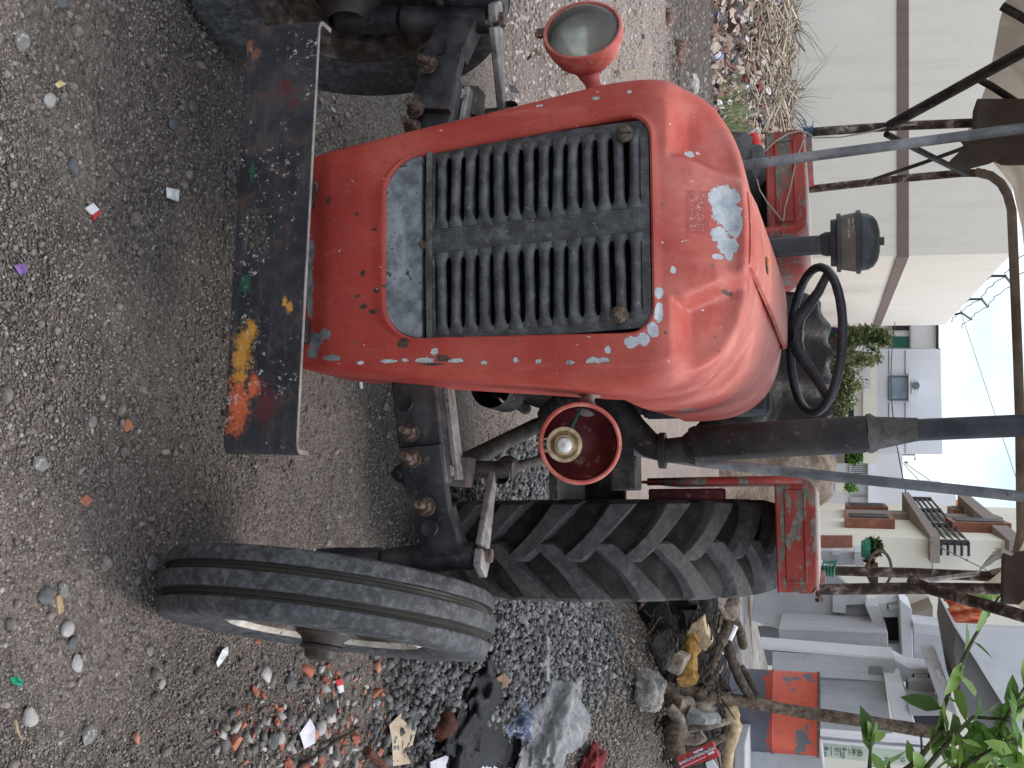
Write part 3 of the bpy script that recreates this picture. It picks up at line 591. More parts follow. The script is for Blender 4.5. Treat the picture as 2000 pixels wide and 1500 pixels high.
for d, y in ((0, -.175), (.0015, -.192), (.005, -.206), (.011, -.218), (.019, -.227), (.030, -.2325), (.052, -.235)):
    v = OUT-cen; r = np.linalg.norm(v, axis=1, keepdims=True); q = cen+v*(1-d/r)
    rings.append([(x, y+front_y(x, z, d)*min(1, .35+d/.04)+dep(x, z), z) for x, z in q])
q0 = cen+(OUT-cen)*(1-.052/np.linalg.norm(OUT-cen, axis=1, keepdims=True))
for i in range(1, 31):
    s = i/30; q = q0*(1-s)+GR*s; lip = .004*sst((s-.86)/.14)
    rings.append([(x, -.2355-lip+front_y(x, z, .06)+dep(x, z), z) for x, z in q])
gi = cen+(GR-cen)*.985; rings.append([(x, -.236+front_y(x, z, .06), z) for x, z in gi])
rings.append([(x, -.205+front_y(x, z, .06), z) for x, z in gi])
mb.loft(rings); lean(mb); nose = part('nose_cowl', mb, M['red'], smooth=50)
# bonnet behind the nose
top = [i for i in range(NP) if OUT[i][1] > 1.0]
a_ = [k for k in top if k < NP/2]; arch = [OUT[k] for k in a_]
arch = [(arch[0][0], 1.01)]+[tuple(p) for p in arch]+[(arch[-1][0], 1.01)]
mb = MB(); rings = []
for y in list(np.linspace(.031, 1.12, 14))+[1.135, 1.137]:
    s = sst(max(0, (y-.1))/1.02); kx = 1-.085*s-(.03 if y > 1.13 else 0); dz = .012*s-(.012 if y > 1.13 else 0)
    rings.append([(x*kx, y, z+dz*(z-1)/.28+(.03*s if j in (0, len(arch)-1) else 0)) for j, (x, z) in enumerate(arch)])
rings.append([(x*.8, 1.137, z-.08) for x, y, z in rings[-1]])
mb.loft(rings, closed=False); lean(mb); part('bonnet', mb, M['red'], smooth=50)
# raised filler lid along the top of the bonnet
mb = MB(); rings = []
for y, w, dz in ((-.150, .073, -.004), (-.154, .075, .003), (-.142, .076, .008), (-.05, .077, .013), (.5, .081, .020), (1.08, .084, .018), (1.10, .084, .006)):
    s = sst(max(0, y-.1)/1.02); z0 = 1.275+.012*s+dz
    rings.append([(-w, y, z0-.012), (-w, y, z0-.004), (-w+.008, y, z0), (-w*.5, y, z0+.002), (0, y, z0+.003), (w*.5, y, z0+.002), (w-.008, y, z0), (w, y, z0-.004), (w, y, z0-.012)])
mb.loft(rings, closed=True, cap0=True, cap1=True); lean(mb); lid = part('bonnet_lid', mb, M['red'], smooth=35)
mb = MB(); mb.box((.012, -.151, 1.272), (.120, .005, .007)); lean(mb); part('lid_gap', mb, M['dark'], lid)
mb = MB(); mb.lathe([(0, .0), (0.001, .02), (.004, .022), (.005, .0)], (0, 0, 0), (0, 0, 1), 24)
mb.v = [tuple(RR@np.array((x*.8-.005, y*2.2+.16, z+1.292))) for x, y, z in mb.v]; part('lid_slot', mb, M['dark'], lid)
mb = MB(); mb.lathe([(0, .001), (0, .009), (.008, .009), (.01, .001)], roll((-.008, .135, 1.292)), (0, 0, 1), 16); part('lid_catch', mb, M['orange'], lid)

# --- grille
def gplane(x, z): return -.2315+.006*((abs(x)/.19)**2)
def gw(z): return .188+(.213-.188)*(z-.566)/(.539)
Z0, Z1, NB = .670, 1.084, 14
pitch = (Z1-Z0)/NB
mb = MB()
cols = ((-.178, -.036), (.024, .176))
def gstrip(x0, x1, z0, z1, n=10, th=.004):
    mb.loft([[(x, gplane(x, z0)-.003, z0), (x, gplane(x, z1)-.003, z1), (x, gplane(x, z1)+th, z1), (x, gplane(x, z0)+th, z0)] for x in np.linspace(x0, x1, n)], cap0=True, cap1=True)
gstrip(-.190, .190, .652, Z0+.002, 16); gstrip(-.204, .204, Z1-.002, 1.098, 16)
for x0, x1 in ((-.200, -.172), (-.040, .030), (.170, .200)): gstrip(x0, x1, .66, 1.09, 4)
# raised centre rib edges
for x in (-.026, .014): mb.tube([(x, gplane(x, .7)-.003, .665), (x, gplane(x, 1)-.003, 1.092)], .0022, 6)
for x0, x1 in cols:
    for k in range(NB):
        zc = Z0+pitch*(k+.5)+.0
        rings = []
        for j, s in enumerate(np.linspace(0, 1, 17)):
            x = x0-.006+(x1-x0+.012)*s; e = min(s, 1-s); fl = 1-sst(e/.16)
            h = pitch*(.345+.185*fl); dp = .0095*(1-.75*fl); tl = .0
            y0 = gplane(x, zc)
            rings.append([(x, y0-dp*math.cos(t_)-.002, zc+h*math.sin(t_)+.0015*math.sin(s*3+k)) for t_ in np.linspace(-1.57, 1.57, 8)]+[(x, y0+.004, zc+h*.9), (x, y0+.004, zc-h*.9)])
        mb.loft(rings, cap0=True, cap1=True)
lean2(mb); gr = part('grille', mb, M['grille'], smooth=50)
mb = MB(); pts = rrect(.184, .207, .568, 1.10, .07, .04)
mb.prism([(x, -.17, z) for x, z in pts], (0, .012, 0))
for z in np.linspace(.6, 1.09, 62): mb.tube([(-.175, -.173, z), (.175, -.173, z)], .0014, 4)
for x in np.linspace(-.17, .17, 36): mb.tube([(x, -.174, .6), (x, -.174, 1.09)], .0011, 4)
lean2(mb); part('radiator_mesh', mb, M['mesh'])
mb = MB(); lo = [p for p in rrect(.185, .196, .569, .80, .075, .01, 10) if p[1] < .70]; lo = [(x, min(z, .656)) for x, z in lo]
rings = [[(x*k, gplane(x, z)-dy, .61+(z-.61)*k) for x, z in lo] for k, dy in ((1, -.01), (1, .002), (.985, .0045), (.5, .006), (.01, .006))]
mb.loft(rings, cap1=True); lean2(mb); part('blanking_plate', mb, M['galv'], smooth=30)
mb = MB(); mb.box((0, -.2365, .661), (.378, .004, .012)); lean2(mb); part('plate_seam', mb, M['weld'], bevel=.001)
def screw(c, slot):
    m = MB(); m.lathe([(-.002, .0165), (.005, .0165), (.008, .013), (.009, .0005)], c, (0, -1, 0), 28); o = part('grille_screw', m, M['screw'], gr)
    m = MB()
    if slot: m.box(np.array(c)+np.array((0, -.0088, 0)), (.003, .0016, .027)); part('slot', m, M['dark'], o)
    else: m.bolt(np.array(c)+np.array((0, -.010, 0)), (0, -1, 0), .009, .006); part('bolt_head', m, M['rusty'], o)
screw(Bp(1220, 262, y=-.241), True); screw(Bp(1210, 615, y=-.241), False)
mb = MB(); mb.stone(Bp(829, 478, y=-.238), (.010, .004, .009), 5, 2, .8); part('rust_dent', mb, M['rusty'], gr)

# --- headlamps
def lamp(c, d, broken):
    c = np.array(c); d = np.array(d, float); d /= np.linalg.norm(d); r = .079
    m = MB(); m.lathe([(.004, r-.006), (.008, r-.003), (.007, r+.001), (0, r+.003), (-.012, r+.003), (-.013, r-.001), (-.03, r*.97), (-.052, r*.86), (-.075, r*.64), (-.092, r*.36), (-.098, r*.1), (-.098, .001)], c, d, 56)
    if broken: m.lathe([(.004, r-.006), (-.012, r-.005), (-.03, r*.93), (-.052, r*.82), (-.073, r*.58), (-.088, r*.3), (-.09, .001)], c, d, 56)
    h = part('headlight', m, M['lampred'], label='broken headlight without its lens' if broken else 'complete headlight with ribbed glass lens')
    up = np.array([0, 0, 1.]); s = np.cross(d, up); s /= np.linalg.norm(s); u = np.cross(s, d)
    if broken:
        m = MB(); m.lathe([(-.010, r-.0075), (-.03, r*.925), (-.052, r*.81), (-.072, r*.57), (-.086, r*.29), (-.088, .001)], c, d, 48); part('lamp_inside', m, M['maroon'], h, fix=False)
        b = c+s*(-.004)*1+u*(-.012)-d*.03; b = c+np.array(Bp(1102, 868, y=c[1]))-np.array(Bp(1133, 866, y=c[1]))+d*.002
        m = MB(); m.lathe([(-.055, .02), (-.02, .022), (0, .034), (.003, .036), (.006, .035), (.006, .028), (.004, .026), (.010, .021), (.020, .020), (.021, .016)], b, d, 40)
        p_ = [b+s*a*.001+u*q*.001-d*.004 for a, q in ((-14, 14), (14, 14), (20, -14), (8, -50), (-12, -50), (-22, -12))]
        m.prism([x_+u*.0-d*.0 for x_ in p_], d*.003)
        hd = part('bulb_holder', m, M['brass'], h)
        m = MB(); 
        for a in (-6, -1): m.box(b+s*(a+3.5)*.0022-u*.040+d*.0008, (.008, .003, .010)); 
        part('holder_slot', m, M['dark'], hd)
        m = MB(); m.lathe([(0, .014), (.018, .0155), (.030, .0135), (.037, .008), (.039, .0005)], b+d*.016, d, 28); part('bulb', m, M['bulb'], hd)
        m = MB(); m.lathe([(0, .009), (.008, .0095), (.012, .001)], b+d*.020, d, 20); part('bulb_base', m, M['reflector'], hd)
        m = MB(); e = c+np.array(Bp(1137, 795, y=c[1]))-np.array(Bp(1133, 866, y=c[1]))-d*.035
        m.tube([b-d*.005+u*.012, b*.6+e*.4+d*.012, b*.25+e*.75+d*.006, e], .0028, 8); part('wire', m, M['wire'], h)
    else:
        m = MB(); m.lathe([(-.07, .001), (-.066, .025), (-.045, r*.66), (-.015, r-.010)], c, d, 40); part('reflector', m, M['reflector'], h, fix=False)
        m = MB(); m.lathe([(.002, r-.005), (.010, r-.011), (.020, r*.66), (.026, r*.3), (.027, .0005)], c, d, 48); part('lens', m, M['glass'], h)
        m = MB(); m.box(c-u*(r+.009)+s*.004+d*-.002, (.016, .014, .016)); m.tube([c-u*(r+.004), c-u*(r+.02)], .005, 8); part('rim_clip', m, M['rusty'], h)
    return h
cl = Bp(1138, 62, y=-.13); dl = np.array([-.40, -.88, .02]); lamp(cl, dl, False)
cr_ = Bp(1133, 866, y=-.13); lamp(cr_, np.array([.10, -.96, .24]), True)
mb = MB(); b = Bp(1165, 183, y=-.06); mb.tube([cl+np.array([.06, .05, .0]), cl+np.array([.09, .05, .012]), b], [.026, .016, .017], 16); mb.lathe([(0, .024), (.012, .022), (.016, .016)], b, (-1, 0, 0), 20); part('lamp_bracket', mb, M['lampred'])
mb = MB(); b = Bp(1152, 762, y=-.05); mb.tube([cr_+np.array([-.07, .04, .005]), b*.5+(cr_+np.array([-.07, .04, .0]))*.5, b], [.020, .013, .018], 16); mb.lathe([(0, .026), (.012, .023), (.016, .016)], b, (1, 0, 0), 20); part('lamp_bracket', mb, M['steel'])

# --- front bumper: plate with rounded, turned-back ends and a slot
Lb, Rb = -.398, .398; zb, zt = .372, .518; yb = -.50; mb = MB()
def bprof():
    pts = [(Lb, yb+.055), (Lb, yb+.026)]
    for i in range(1, 7): a = R(180+90*i/6); pts.append((Lb+.022+.022*math.cos(a), yb+.022+.022*math.sin(a)))
    for i in range(0, 7): a = R(270+90*i/6); pts.append((Rb-.022+.022*math.cos(a), yb+.022+.022*math.sin(a)))
    return pts+[(Rb, yb+.026), (Rb, yb+.055)]
pf = np.array(bprof()); nrm = []
for i in range(len(pf)):
    tg = pf[min(i+1, len(pf)-1)]-pf[max(i-1, 0)]; tg /= np.linalg.norm(tg); nrm.append((-tg[1], tg[0]))
inn = pf+np.array(nrm)*.008
def bz(x, z): return z+.006*(-x/.4)
hx0, hx1, hz0, hz1 = -.050, .033, .397, .440
zlev = [zb, zb+.006, hz0, hz1, zt]
def wall(pp, flip):
    xs_ = [0]
    P2 = [tuple(p) for p in pp]
    # split the long web at the slot
    k = next(i for i in range(len(P2)-1) if P2[i][0] < -.3 and P2[i+1][0] > .3)
    yw = P2[k][1]; P2 = P2[:k+1]+[(hx0, yw), (hx1, yw)]+P2[k+1:]; kk = k+1
    o = len(mb.v)
    for z in zlev:
        for x, y in P2:
            lean = .014*((zt-z)/.146)
            ch = .010 if z == zb else 0
            mb.v.append((x, y+lean*-0+ch, bz(x, z))); mb.a.append(0)
    n = len(P2)
    for j in range(len(zlev)-1):
        for i in range(n-1):
            if i == kk and j == 2: continue
            mb.f.append((o+j*n+i, o+j*n+i+1, o+(j+1)*n+i+1, o+(j+1)*n+i))
    return o, n, kk
o1, n, kk = wall(pf, 0); o2, _, _ = wall(inn, 1)
for i in range(n-1): mb.f.append((o1+i, o2+i, o2+i+1, o1+i+1))
for e in (0, n-1):
    for j in range(len(zlev)-1): mb.f.append((o1+j*n+e, o1+(j+1)*n+e, o2+(j+1)*n+e, o2+j*n+e))
for (j, i), (j2, i2) in (((2, kk), (2, kk+1)), ((2, kk+1), (3, kk+1)), ((3, kk+1), (3, kk)), ((3, kk), (2, kk))):
    mb.f.append((o1+j*n+i, o1+j2*n+i2, o2+j2*n+i2, o2+j*n+i))
bump = part('bumper', mb, M['bumper'], smooth=35)
mb = MB(); top_ = [(x, y, bz(x, zt)) for x, y in pf]; ti = [(x, y, bz(x, zt)) for x, y in inn]
mb.loft([[(a[0], a[1], a[2]-.001) for a in top_], [(a[0], a[1], a[2]+.0015) for a in top_], [(a[0], a[1], a[2]+.0015) for a in ti], [(a[0], a[1], a[2]-.001) for a in ti]], closed=False)
part('bumper_edge', mb, M['bumperedge'], bump)
mb = MB()
for x in (-.14, .14): mb.box((x, -.265, .392), (.05, .43, .035))
part('bumper_bracket', mb, M['iron'], bevel=.004)

# --- front axle (not leaning with the body)
mb = MB()
def beam(p, q, w, h):
    p, q = np.array(p), np.array(q); t_ = (q-p)/np.linalg.norm(q-p); s_ = np.cross(t_, [0, 0, 1.]); s_ /= np.linalg.norm(s_); u_ = np.cross(s_, t_)
    return [[p0+s_*a*w/2+u_*b*h/2 for a, b in ((-1, -1), (1, -1), (1, 1), (-1, 1))] for p0 in (p, q)]
yA = -.045
def axle_side(s):
    m = MB(); m.loft(beam((s*.05, -.035, .545), (s*.445, -.015, .600), .045, .100), cap0=True, cap1=True)
    ax = part('axle_beam', m, M['axle'], bevel=.006)
    m = MB(); m.loft(beam((s*.06, .012, .604), (s*.43, .028, .655), .05, .012), cap0=True, cap1=True); part('beam_top_strip', m, M['steel'], ax, bevel=.002)  # lighter strip added to stand for the top face of the beam
    m = MB(); m.loft(beam((s*.36, -.048, .592), (s*.50, -.012, .606), .03, .088)+beam((s*.50, 0, .608), (s*.585, .03, .630), .05, .085), cap0=True, cap1=True); m.tube([(s*.592, yA+.085, .690), (s*.596, yA+.085, .60), (s*.612, yA+.085, .49)], [.029, .033, .029], 20); part('axle_arm', m, M['axle'])
    m = MB(); m.tube([(s*.61, yA+.085, .48), (s*.62, yA+.085, .37), (s*.62, yA+.085, .33)], [.030, .036, .032], 18); m.tube([(s*.615, yA+.085, .37), (s*.69, yA+.075, .365)], [.036, .030], 18); part('kingpin', m, M['axle'])
    # steering arm
    m = MB(); e = np.array((s*.405, .145, .690)); b_ = np.array((s*.590, yA+.085, .697)); k = b_+(b_-e)*.12
    dv = (e-b_)/np.linalg.norm(e-b_); sv = np.cross(dv, [0, 0, 1.]); sv /= np.linalg.norm(sv)
    m.prism([b_+sv*.036, b_-sv*.036, b_-sv*.028-dv*.04, b_+sv*.028-dv*.04], (0, 0, .02)); m.prism([b_+sv*.034+dv*.01, e+sv*.014, e-sv*.014, b_-sv*.034+dv*.01], (0, 0, .016))
    sa = part('steering_arm', m, M['steel'], bevel=.004); m = MB(); m.bolt(b_+np.array((0, 0, .02)), (0, 0, 1), .017, .012); part('nut', m, M['rusty'], sa)
    m = MB(); m.tube([e+np.array((0, 0, -.03)), e+np.array((0, 0, .055))], .020, 16); m.lathe([(-.03, .024), (.03, .026), (.034, .02)], e+np.array((0, .01, .03)), (s*-.3, .9, .1), 18); part('ball_joint', m, M['rod'])
    m = MB(); m.tube([e+np.array((0, .02, .03)), e+np.array((-s*.03, .22, .06)), (s*.285, .78, .72)], [.013, .012, .012], 12); part('drag_link', m, M['rod'])
    m = MB(); p0 = np.array((s*.412, yA+.055, .630)); m.tube([p0, (s*.27, .72, .66)], [.019, .021], 14); m.prism([p0+np.array(q) for q in ((-.03, -.005, -.035), (.03, -.005, -.035), (.034, .03, .035), (-.03, .03, .04))], (0, .06, 0)); rr_ = part('radius_rod', m, M['rod'])
    m = MB(); m.bolt(p0+np.array((0, -.010, .005)), (0, -1, .4), .017, .012); part('nut', m, M['steel'], rr_)
    return ax
axR, axL = axle_side(1), axle_side(-1)
def abolt(px, py, par, ln=.045, y=None):
    c = Ap(px, py, y=-.060 if y is None else y); m = MB(); d = np.array((-.12, -1, -.12)); d = d/np.linalg.norm(d)
    m.tube([c-d*.02, c+d*ln], .008, 12); m.bolt(c+d*.003, d, .0155, .014); m.lathe([(-.001, .020), (.003, .020), (.004, .01)], c, d, 18); part('axle_bolt', m, M['rusty'], par)
for q in ((803, 846), (806, 896), (833, 990)): abolt(*q, axR)
for q in ((838, 128), (812, 215), (806, 250)): abolt(*q, axL)
def ahole(px, py, par):
    c = Ap(px, py, y=-.068); m = MB(); m.lathe([(0, .001), (0, .011), (.002, .017), (-.004, .018)], c, (-.1, -1, 0), 18); part('bolt_hole', m, M['dark'], par)
ahole(790, 788, axR); ahole(838, 1032, axR); ahole(860, 92, axL)
mb = MB(); mb.stone(Ap(786, 925, y=-.01), (.022, .022, .022), 3, 2, .5); part('grease_lump', mb, M['iron'], axR)
mb = MB(); mb.box((0, .06, .60), (.14, .16, .16)); mb.box((0, .03, .54), (.20, .09, .12)); part('axle_pivot', mb, M['iron'], bevel=.01)

# --- front wheels
def front_wheel(cx, steer, camber, label):
    c = np.array((cx, .022, .366)); Mx = np.array(Matrix.Rotation(steer, 3, 'Z')@Matrix.Rotation(camber, 3, 'Y')); a = Mx@np.array((1., 0, 0))
    ru = .366
    hp = [(.0, .3665), (.012, .3662), (.0165, .3650), (.0175, .353), (.020, .348), (.027, .350), (.030, .346), (.0345, .347), (.0365, .3595), (.039, .3605), (.058, .3570), (.0655, .3535), (.069, .348), (.0715, .335), (.0725, .310), (.071, .275), (.066, .245), (.058, .222), (.052, .213)]
    prof = [(-h, r_) for h, r_ in hp[:0:-1]]+hp
    m = MB(); m.lathe(prof, c, a, 120)
    m.a = [1.0 if (.017 < abs(prof[i % len(prof)][0]) < .036) else (.15 if prof[i % len(prof)][1] > .35 else .0) for i in range(len(m.v))]
    w = part('front_wheel', MB().lathe([(-.05, .19), (-.03, .17), (.03, .17), (.05, .19)], c, a, 48), M['rustrim'], label=label)
    part('tyre', m, M['tyre'], w, smooth=28)
    s = 1 if cx > 0 else -1
    m = MB(); m.lathe([(s*-.058, .218), (s*-.062, .205), (s*-.045, .19), (s*-.03, .18), (s*.03, .18), (s*.045, .19), (s*.062, .205), (s*.056, .220)], c, a, 72); part('rim', m, M['wheelrim'] if s > 0 else M['rustrim'], w)
    m = MB(); m.lathe([(s*.03, .182), (s*.018, .15), (s*.02, .10), (s*.045, .085), (s*.048, .05), (s*.05, .0)], c, a, 48); part('wheel_disc', m, M['rustrim'], w)
    m = MB(); m.lathe([(s*.02, .07), (s*.06, .062), (s*.07, .048), (s*.082, .043), (s*.086, .047), (s*.092, .047), (s*.095, .037), (s*.110, .033), (s*.115, .025), (s*.116, .0)], c, a, 36); part('hub', m, M['hub'], w)
    if s < 0:
        m = MB(); m.lathe([(-s*.0, .075), (-s*.05, .07), (-s*.08, .055), (-s*.10, .045)], c, a, 30); m.lathe([(s*.0, .10), (-s*.02, .09)], c, a, 30); part('hub_back', m, M['hub'], w)
    return w
front_wheel(.712, R(-12.5), R(2.8), 'ribbed front wheel with a pale chalky rim')
front_wheel(-.690, R(-13.5), R(-3), 'front wheel showing its rusty inner rim')

# --- rear wheels with cleated tyres
def rear_wheel(cx):
    c = np.array((cx, 1.83, .622)); m = MB(); R0 = .588
    prof = [(-.125, .36), (-.148, .40), (-.160, .46), (-.158, .52), (-.146, .556), (-.12, .574), (-.06, .586), (0, R0), (.06, .586), (.12, .574), (.146, .556), (.158, .52), (.160, .46), (.148, .40), (.125, .36)]
    m.lathe(prof, c, (1, 0, 0), 96); m.a = [1.0 if prof[i % len(prof)][1] > .54 else .5 for i in range(len(m.v))]
    NL = 21
    for s in (-1, 1):
        for k in range(NL):
            a0 = 2*math.pi*(k+(.5 if s > 0 else 0))/NL; rings = []
            for t_ in (0, .05, .2, .4, .6, .8, .94, 1.0):
                x = s*(-.032+.188*t_); da = .30*(t_**.82); wd = .047-.010*math.sin(t_*3.1)+.005*t_
                Rt = .624-.022*max(0, abs(x)/.15)**2.2-(.035 if t_ == 1 else 0); Rl = (.575 if t_ < .9 else .54)
                if t_ == 0: Rt -= .010
                th = a0+da; row = []
                for rr_, ww in ((Rl, 1.25), (Rt-.004, 1.0), (Rt, .86), (Rt, -.86), (Rt-.004, -1.0), (Rl, -1.25)):
                    q = th+ww*wd/rr_*.86
                    row.append(RR@np.array((0, 0, 0))+np.array((cx+x, 1.83-rr_*math.cos(q), .622+rr_*math.sin(q))))
                rings.append(row)
            m.att = .0; m.loft(rings, cap0=True, cap1=True)
    rolled(m); hub_ = MB().lathe([(-.06, .34), (-.02, .30), (.0, .12), (.03, .1), (.05, .0)], c, (1, 0, 0), 40); rolled(hub_)
    w = part('rear_wheel', hub_, M['rustrim']); part('tyre', m, M['lug'], w, smooth=32)
    m = MB(); m.lathe([(-.13, .365), (-.135, .35), (-.10, .335), (.10, .335), (.135, .35), (.13, .365)], c, (1, 0, 0), 60); rolled(m); part('rim', m, M['rustrim'], w)
    return w
rear_wheel(.648); rear_wheel(-.588)

# --- mudguards
def fender(x0, x1, y0, s, label):
    """x0 inner, x1 outer edge, flat top with a pressed front lip"""
    zt, zl = 1.362, 1.245; m = MB(); r = .035; sg = 1 if x1 > x0 else -1; rings = []
    for y, k in ((y0, 0), (y0+.004, 1), (y0+.9, 1), (y0+1.25, .6)):
        row = []
        zz = zt-(0 if k == 1 else (.003 if k == 0 else .10))
        row.append((x0, y, .80)); row.append((x0, y, zz-r))
        for i in range(1, 7):
            a = R(180-90*i/6); row.append((x0+sg*(r+r*math.cos(a)), y, zz-r+r*math.sin(a)))
        row += [(x1-sg*.012, y, zz), (x1, y, zz-.01), (x1, y, zz-.05)]
        rings.append(row)
    m.loft(rings, closed=False); rolled(m); f = part('fender', m, M['redfender'], label=label); mo = f.modifiers.new('solid', 'SOLIDIFY'); mo.thickness = .006; mo.offset = 0
    m = MB(); pl = [(x0, y0-.003, zl), (x0, y0-.003, zt-r)]+[(x0+sg*(r+r*math.cos(R(180-90*i/6))), y0-.003, zt-r+r*math.sin(R(180-90*i/6))) for i in range(1, 7)]+[(x1-sg*.02, y0-.003, zt), (x1, y0-.003, zt-.02), (x1, y0-.003, zl)]
    m.prism(pl, (0, .006, 0)); rolled(m); lp = part('front_lip', m, M['redfender'], f, bevel=.003)
    m = MB(); xa, xb = x0+sg*.035, x1-sg*.03
    for p, q in (((xa, zl+.030), (xb, zl+.030)), ((xa, zt-.03), (xb, zt-.03)), ((xa, zl+.03), (xa, zt-.03)), ((xb, zl+.03), (xb, zt-.03))): m.tube([(p[0], y0-.004, p[1]), (q[0], y0-.004, q[1])], .005, 8)
    m.tube([(x0, y0-.005, zl+.004), (x1, y0-.005, zl+.004)], .006, 8); rolled(m); part('pressed_border', m, M['redfender'], lp)
    m = MB(); m.prism([(x0+sg*.03, y0+.006, zt+.002), (x1-sg*.006, y0+.006, zt+.002), (x1-sg*.006, y0+.95, zt+.002), (x0+sg*.03, y0+.95, zt+.002)], (0, 0, .004)); rolled(m); part('top_sheet', m, M['fendertop'], f)
    m = MB(); m.loft([[(x0-sg*.012, y0-.02+dy, z) for z, dy in ((.84, .10), (1.00, .01), (1.2, 0), (1.33, 0))], [(x0+sg*.012, y0-.02+dy, z) for z, dy in ((.84, .10), (1.0, .01), (1.2, 0), (1.33, 0))]], closed=False)
    rolled(m); e = part('inner_flange', m, M['redfender'], f); mo = e.modifiers.new('solid', 'SOLIDIFY'); mo.thickness = .012
    return f
fR = fender(.432, .778, 1.42, 1, 'right hand mudguard carrying two canopy posts')
fL = fender(-.352, -.678, 1.42, -1, 'left hand mudguard with chipped paint and a cable')

# --- engine, gearbox, details behind the nose
mb = MB(); mb.box((0, .12, .80), (.40, .14, .46)); rolled(mb); part('radiator', mb, M['iron'], bevel=.01)
mb = MB(); mb.box((0, .62, .78), (.30, .80, .46)); mb.box((0, .62, 1.03), (.24, .70, .12)); mb.box((0, .60, .53), (.24, .62, .10)); rolled(mb); part('engine', mb, M['iron'], bevel=.015)
mb = MB(); mb.lathe([(-.02, .11), (-.01, .125), (.01, .125), (.02, .11), (.02, .03), (.03, .0)], roll((.06, .22, .70)), (0, -1, 0), 36); part('fan_pulley', mb, M['iron'])
mb = MB(); mb.box((0, 1.55, .62), (.34, 1.1, .40)); mb.box((0, 1.25, .95), (.30, .34, .36)); mb.tube([(-.62, 1.83, .62), (.62, 1.83, .62)], .09, 20); rolled(mb); part('gearbox', mb, M['iron'], bevel=.02)
mb = MB(); mb.box((.24, .72, .78), (.14, .30, .10)); mb.tube([(.2, .5, .86), (.24, .62, .74), (.26, .8, .66)], .03, 12); mb.tube([(.16, .3, .70), (.22, .45, .62), (.24, .8, .60)], .016, 10); mb.lathe([(0, .05), (.16, .05), (.18, .03)], (.22, .36, .62), (0, 1, .0), 20); rolled(mb); part('injection_pump', mb, M['iron'], bevel=.008)
mb = MB(); mb.box((0, 1.17, 1.06), (.50, .05, .38)); rolled(mb); part('instrument_panel', mb, M['plastic'], bevel=.02)
for s in (-1, 1):
    mb = MB(); mb.box((s*.36, 1.35, .60), (.26, .42, .03)); rolled(mb); part('footboard', mb, M['iron'], bevel=.004)
mb = MB(); mb.box((.475, 1.52, .96), (.04, .10, .24)); rolled(mb); part('toolbox', mb, M['maroon'], bevel=.006)
mb = MB(); mb.box((.385, 1.0, .845), (.16, .1, .075)); rolled(mb); part('step_bracket', mb, M['iron'], bevel=.006)
# exhaust
ye = .55
def E(v, u, y=ye): return Bp(v, u, y=y)
mb = MB(); mb.tube([E(1195, 770), E(1205, 800), E(1235, 838), E(1268, 868), E(1300, 880)], [.045, .042, .037, .033, .030], 20); part('exhaust_elbow', mb, M['muffler'])
mb = MB(); mb.tube([E(1288, 880), E(1300, 880)], .045, 24); mb.tube([E(1300, 880), E(1340, 878)], [.030, .033], 24); mb.tube([E(1338, 878), E(1352, 875)], [.034, .044], 24); part('exhaust_collar', mb, M['muffler'])
mb = MB(); mb.tube([E(1350, 868), E(1356, 867), E(1686, 848), E(1694, 847)], [.040, .0445, .0445, .043], 32); mf = part('muffler', mb, M['muffler'])
mb = MB(); c0, c1 = E(1694, 847), E(1712, 846); mb.tube([c0, c0*.6+c1*.4, c1], [.0455, .047, .041], 28); mb.v = [tuple(np.array(p)+.0035*np.array(mnoise.noise_vector(Vector(p)*45))) for p in mb.v]; part('weld_bead', mb, M['weld'], mf)
mb = MB(); mb.tube([E(1708, 846), E(1785, 839), E(1792, 839)], [.040, .0285, .028], 28); part('taper_cone', mb, M['weld'], mf)
mb = MB(); mb.tube([E(1784, 840), E(2000, 831), E(2120, 826)], .0262, 24); part('tail_pipe', mb, M['blackpipe'])
# air pre-cleaner
ya = .75
def A_(v, u): return Bp(v, u, y=ya)
mb = MB(); a0, a1 = A_(1470, 487), A_(1605, 478); mb.tube([a0, a1], [.026, .025], 24); a2 = A_(1603, 478); a3 = A_(1624, 476); mb.tube([a2, a2*.5+a3*.5, a3], [.027, .0315, .0315], 24); ac = part('air_intake_stem', mb, M['plastic'])
c = A_(1622, 475); d = A_(1720, 471)-A_(1622, 475); L_ = np.linalg.norm(d); d = d/L_; q = L_/98
mb = MB(); mb.lathe([(0, .03), (0, .060), (12*q, .062), (12*q, .073), (13*q, .076), (20*q, .076), (21*q, .070)], c, d, 48); pc = part('pre_cleaner', mb, M['plastic'])
mb = MB(); mb.lathe([(20*q, .070), (50*q, .077), (51*q, .074)], c, d, 48); bowl = part('dust_bowl', mb, M['bowl'], pc)
mb = MB(); mb.lathe([(50*q, .076), (50*q, .082), (58*q, .0825), (60*q, .077), (61*q, .074), (72*q, .073), (84*q, .065), (92*q, .050), (96*q, .030), (97*q, .0)], c, d, 56); mb.tube([c+d*96*q, c+d*105*q], .011, 16); part('dust_cap', mb, M['plastic'], pc, smooth=30)
mb = MB()
for i, tx_ in enumerate(('EMPTY BOWL', 'FILL TO LINE')):
    text_mesh(mb, tx_, .0085, c+d*(33+i*8)*q+np.array([.008-.055, -.0735, 0]), (1, 0, 0), d, .0006)
part('bowl_lettering', mb, M['cable'], bowl, smooth=0)
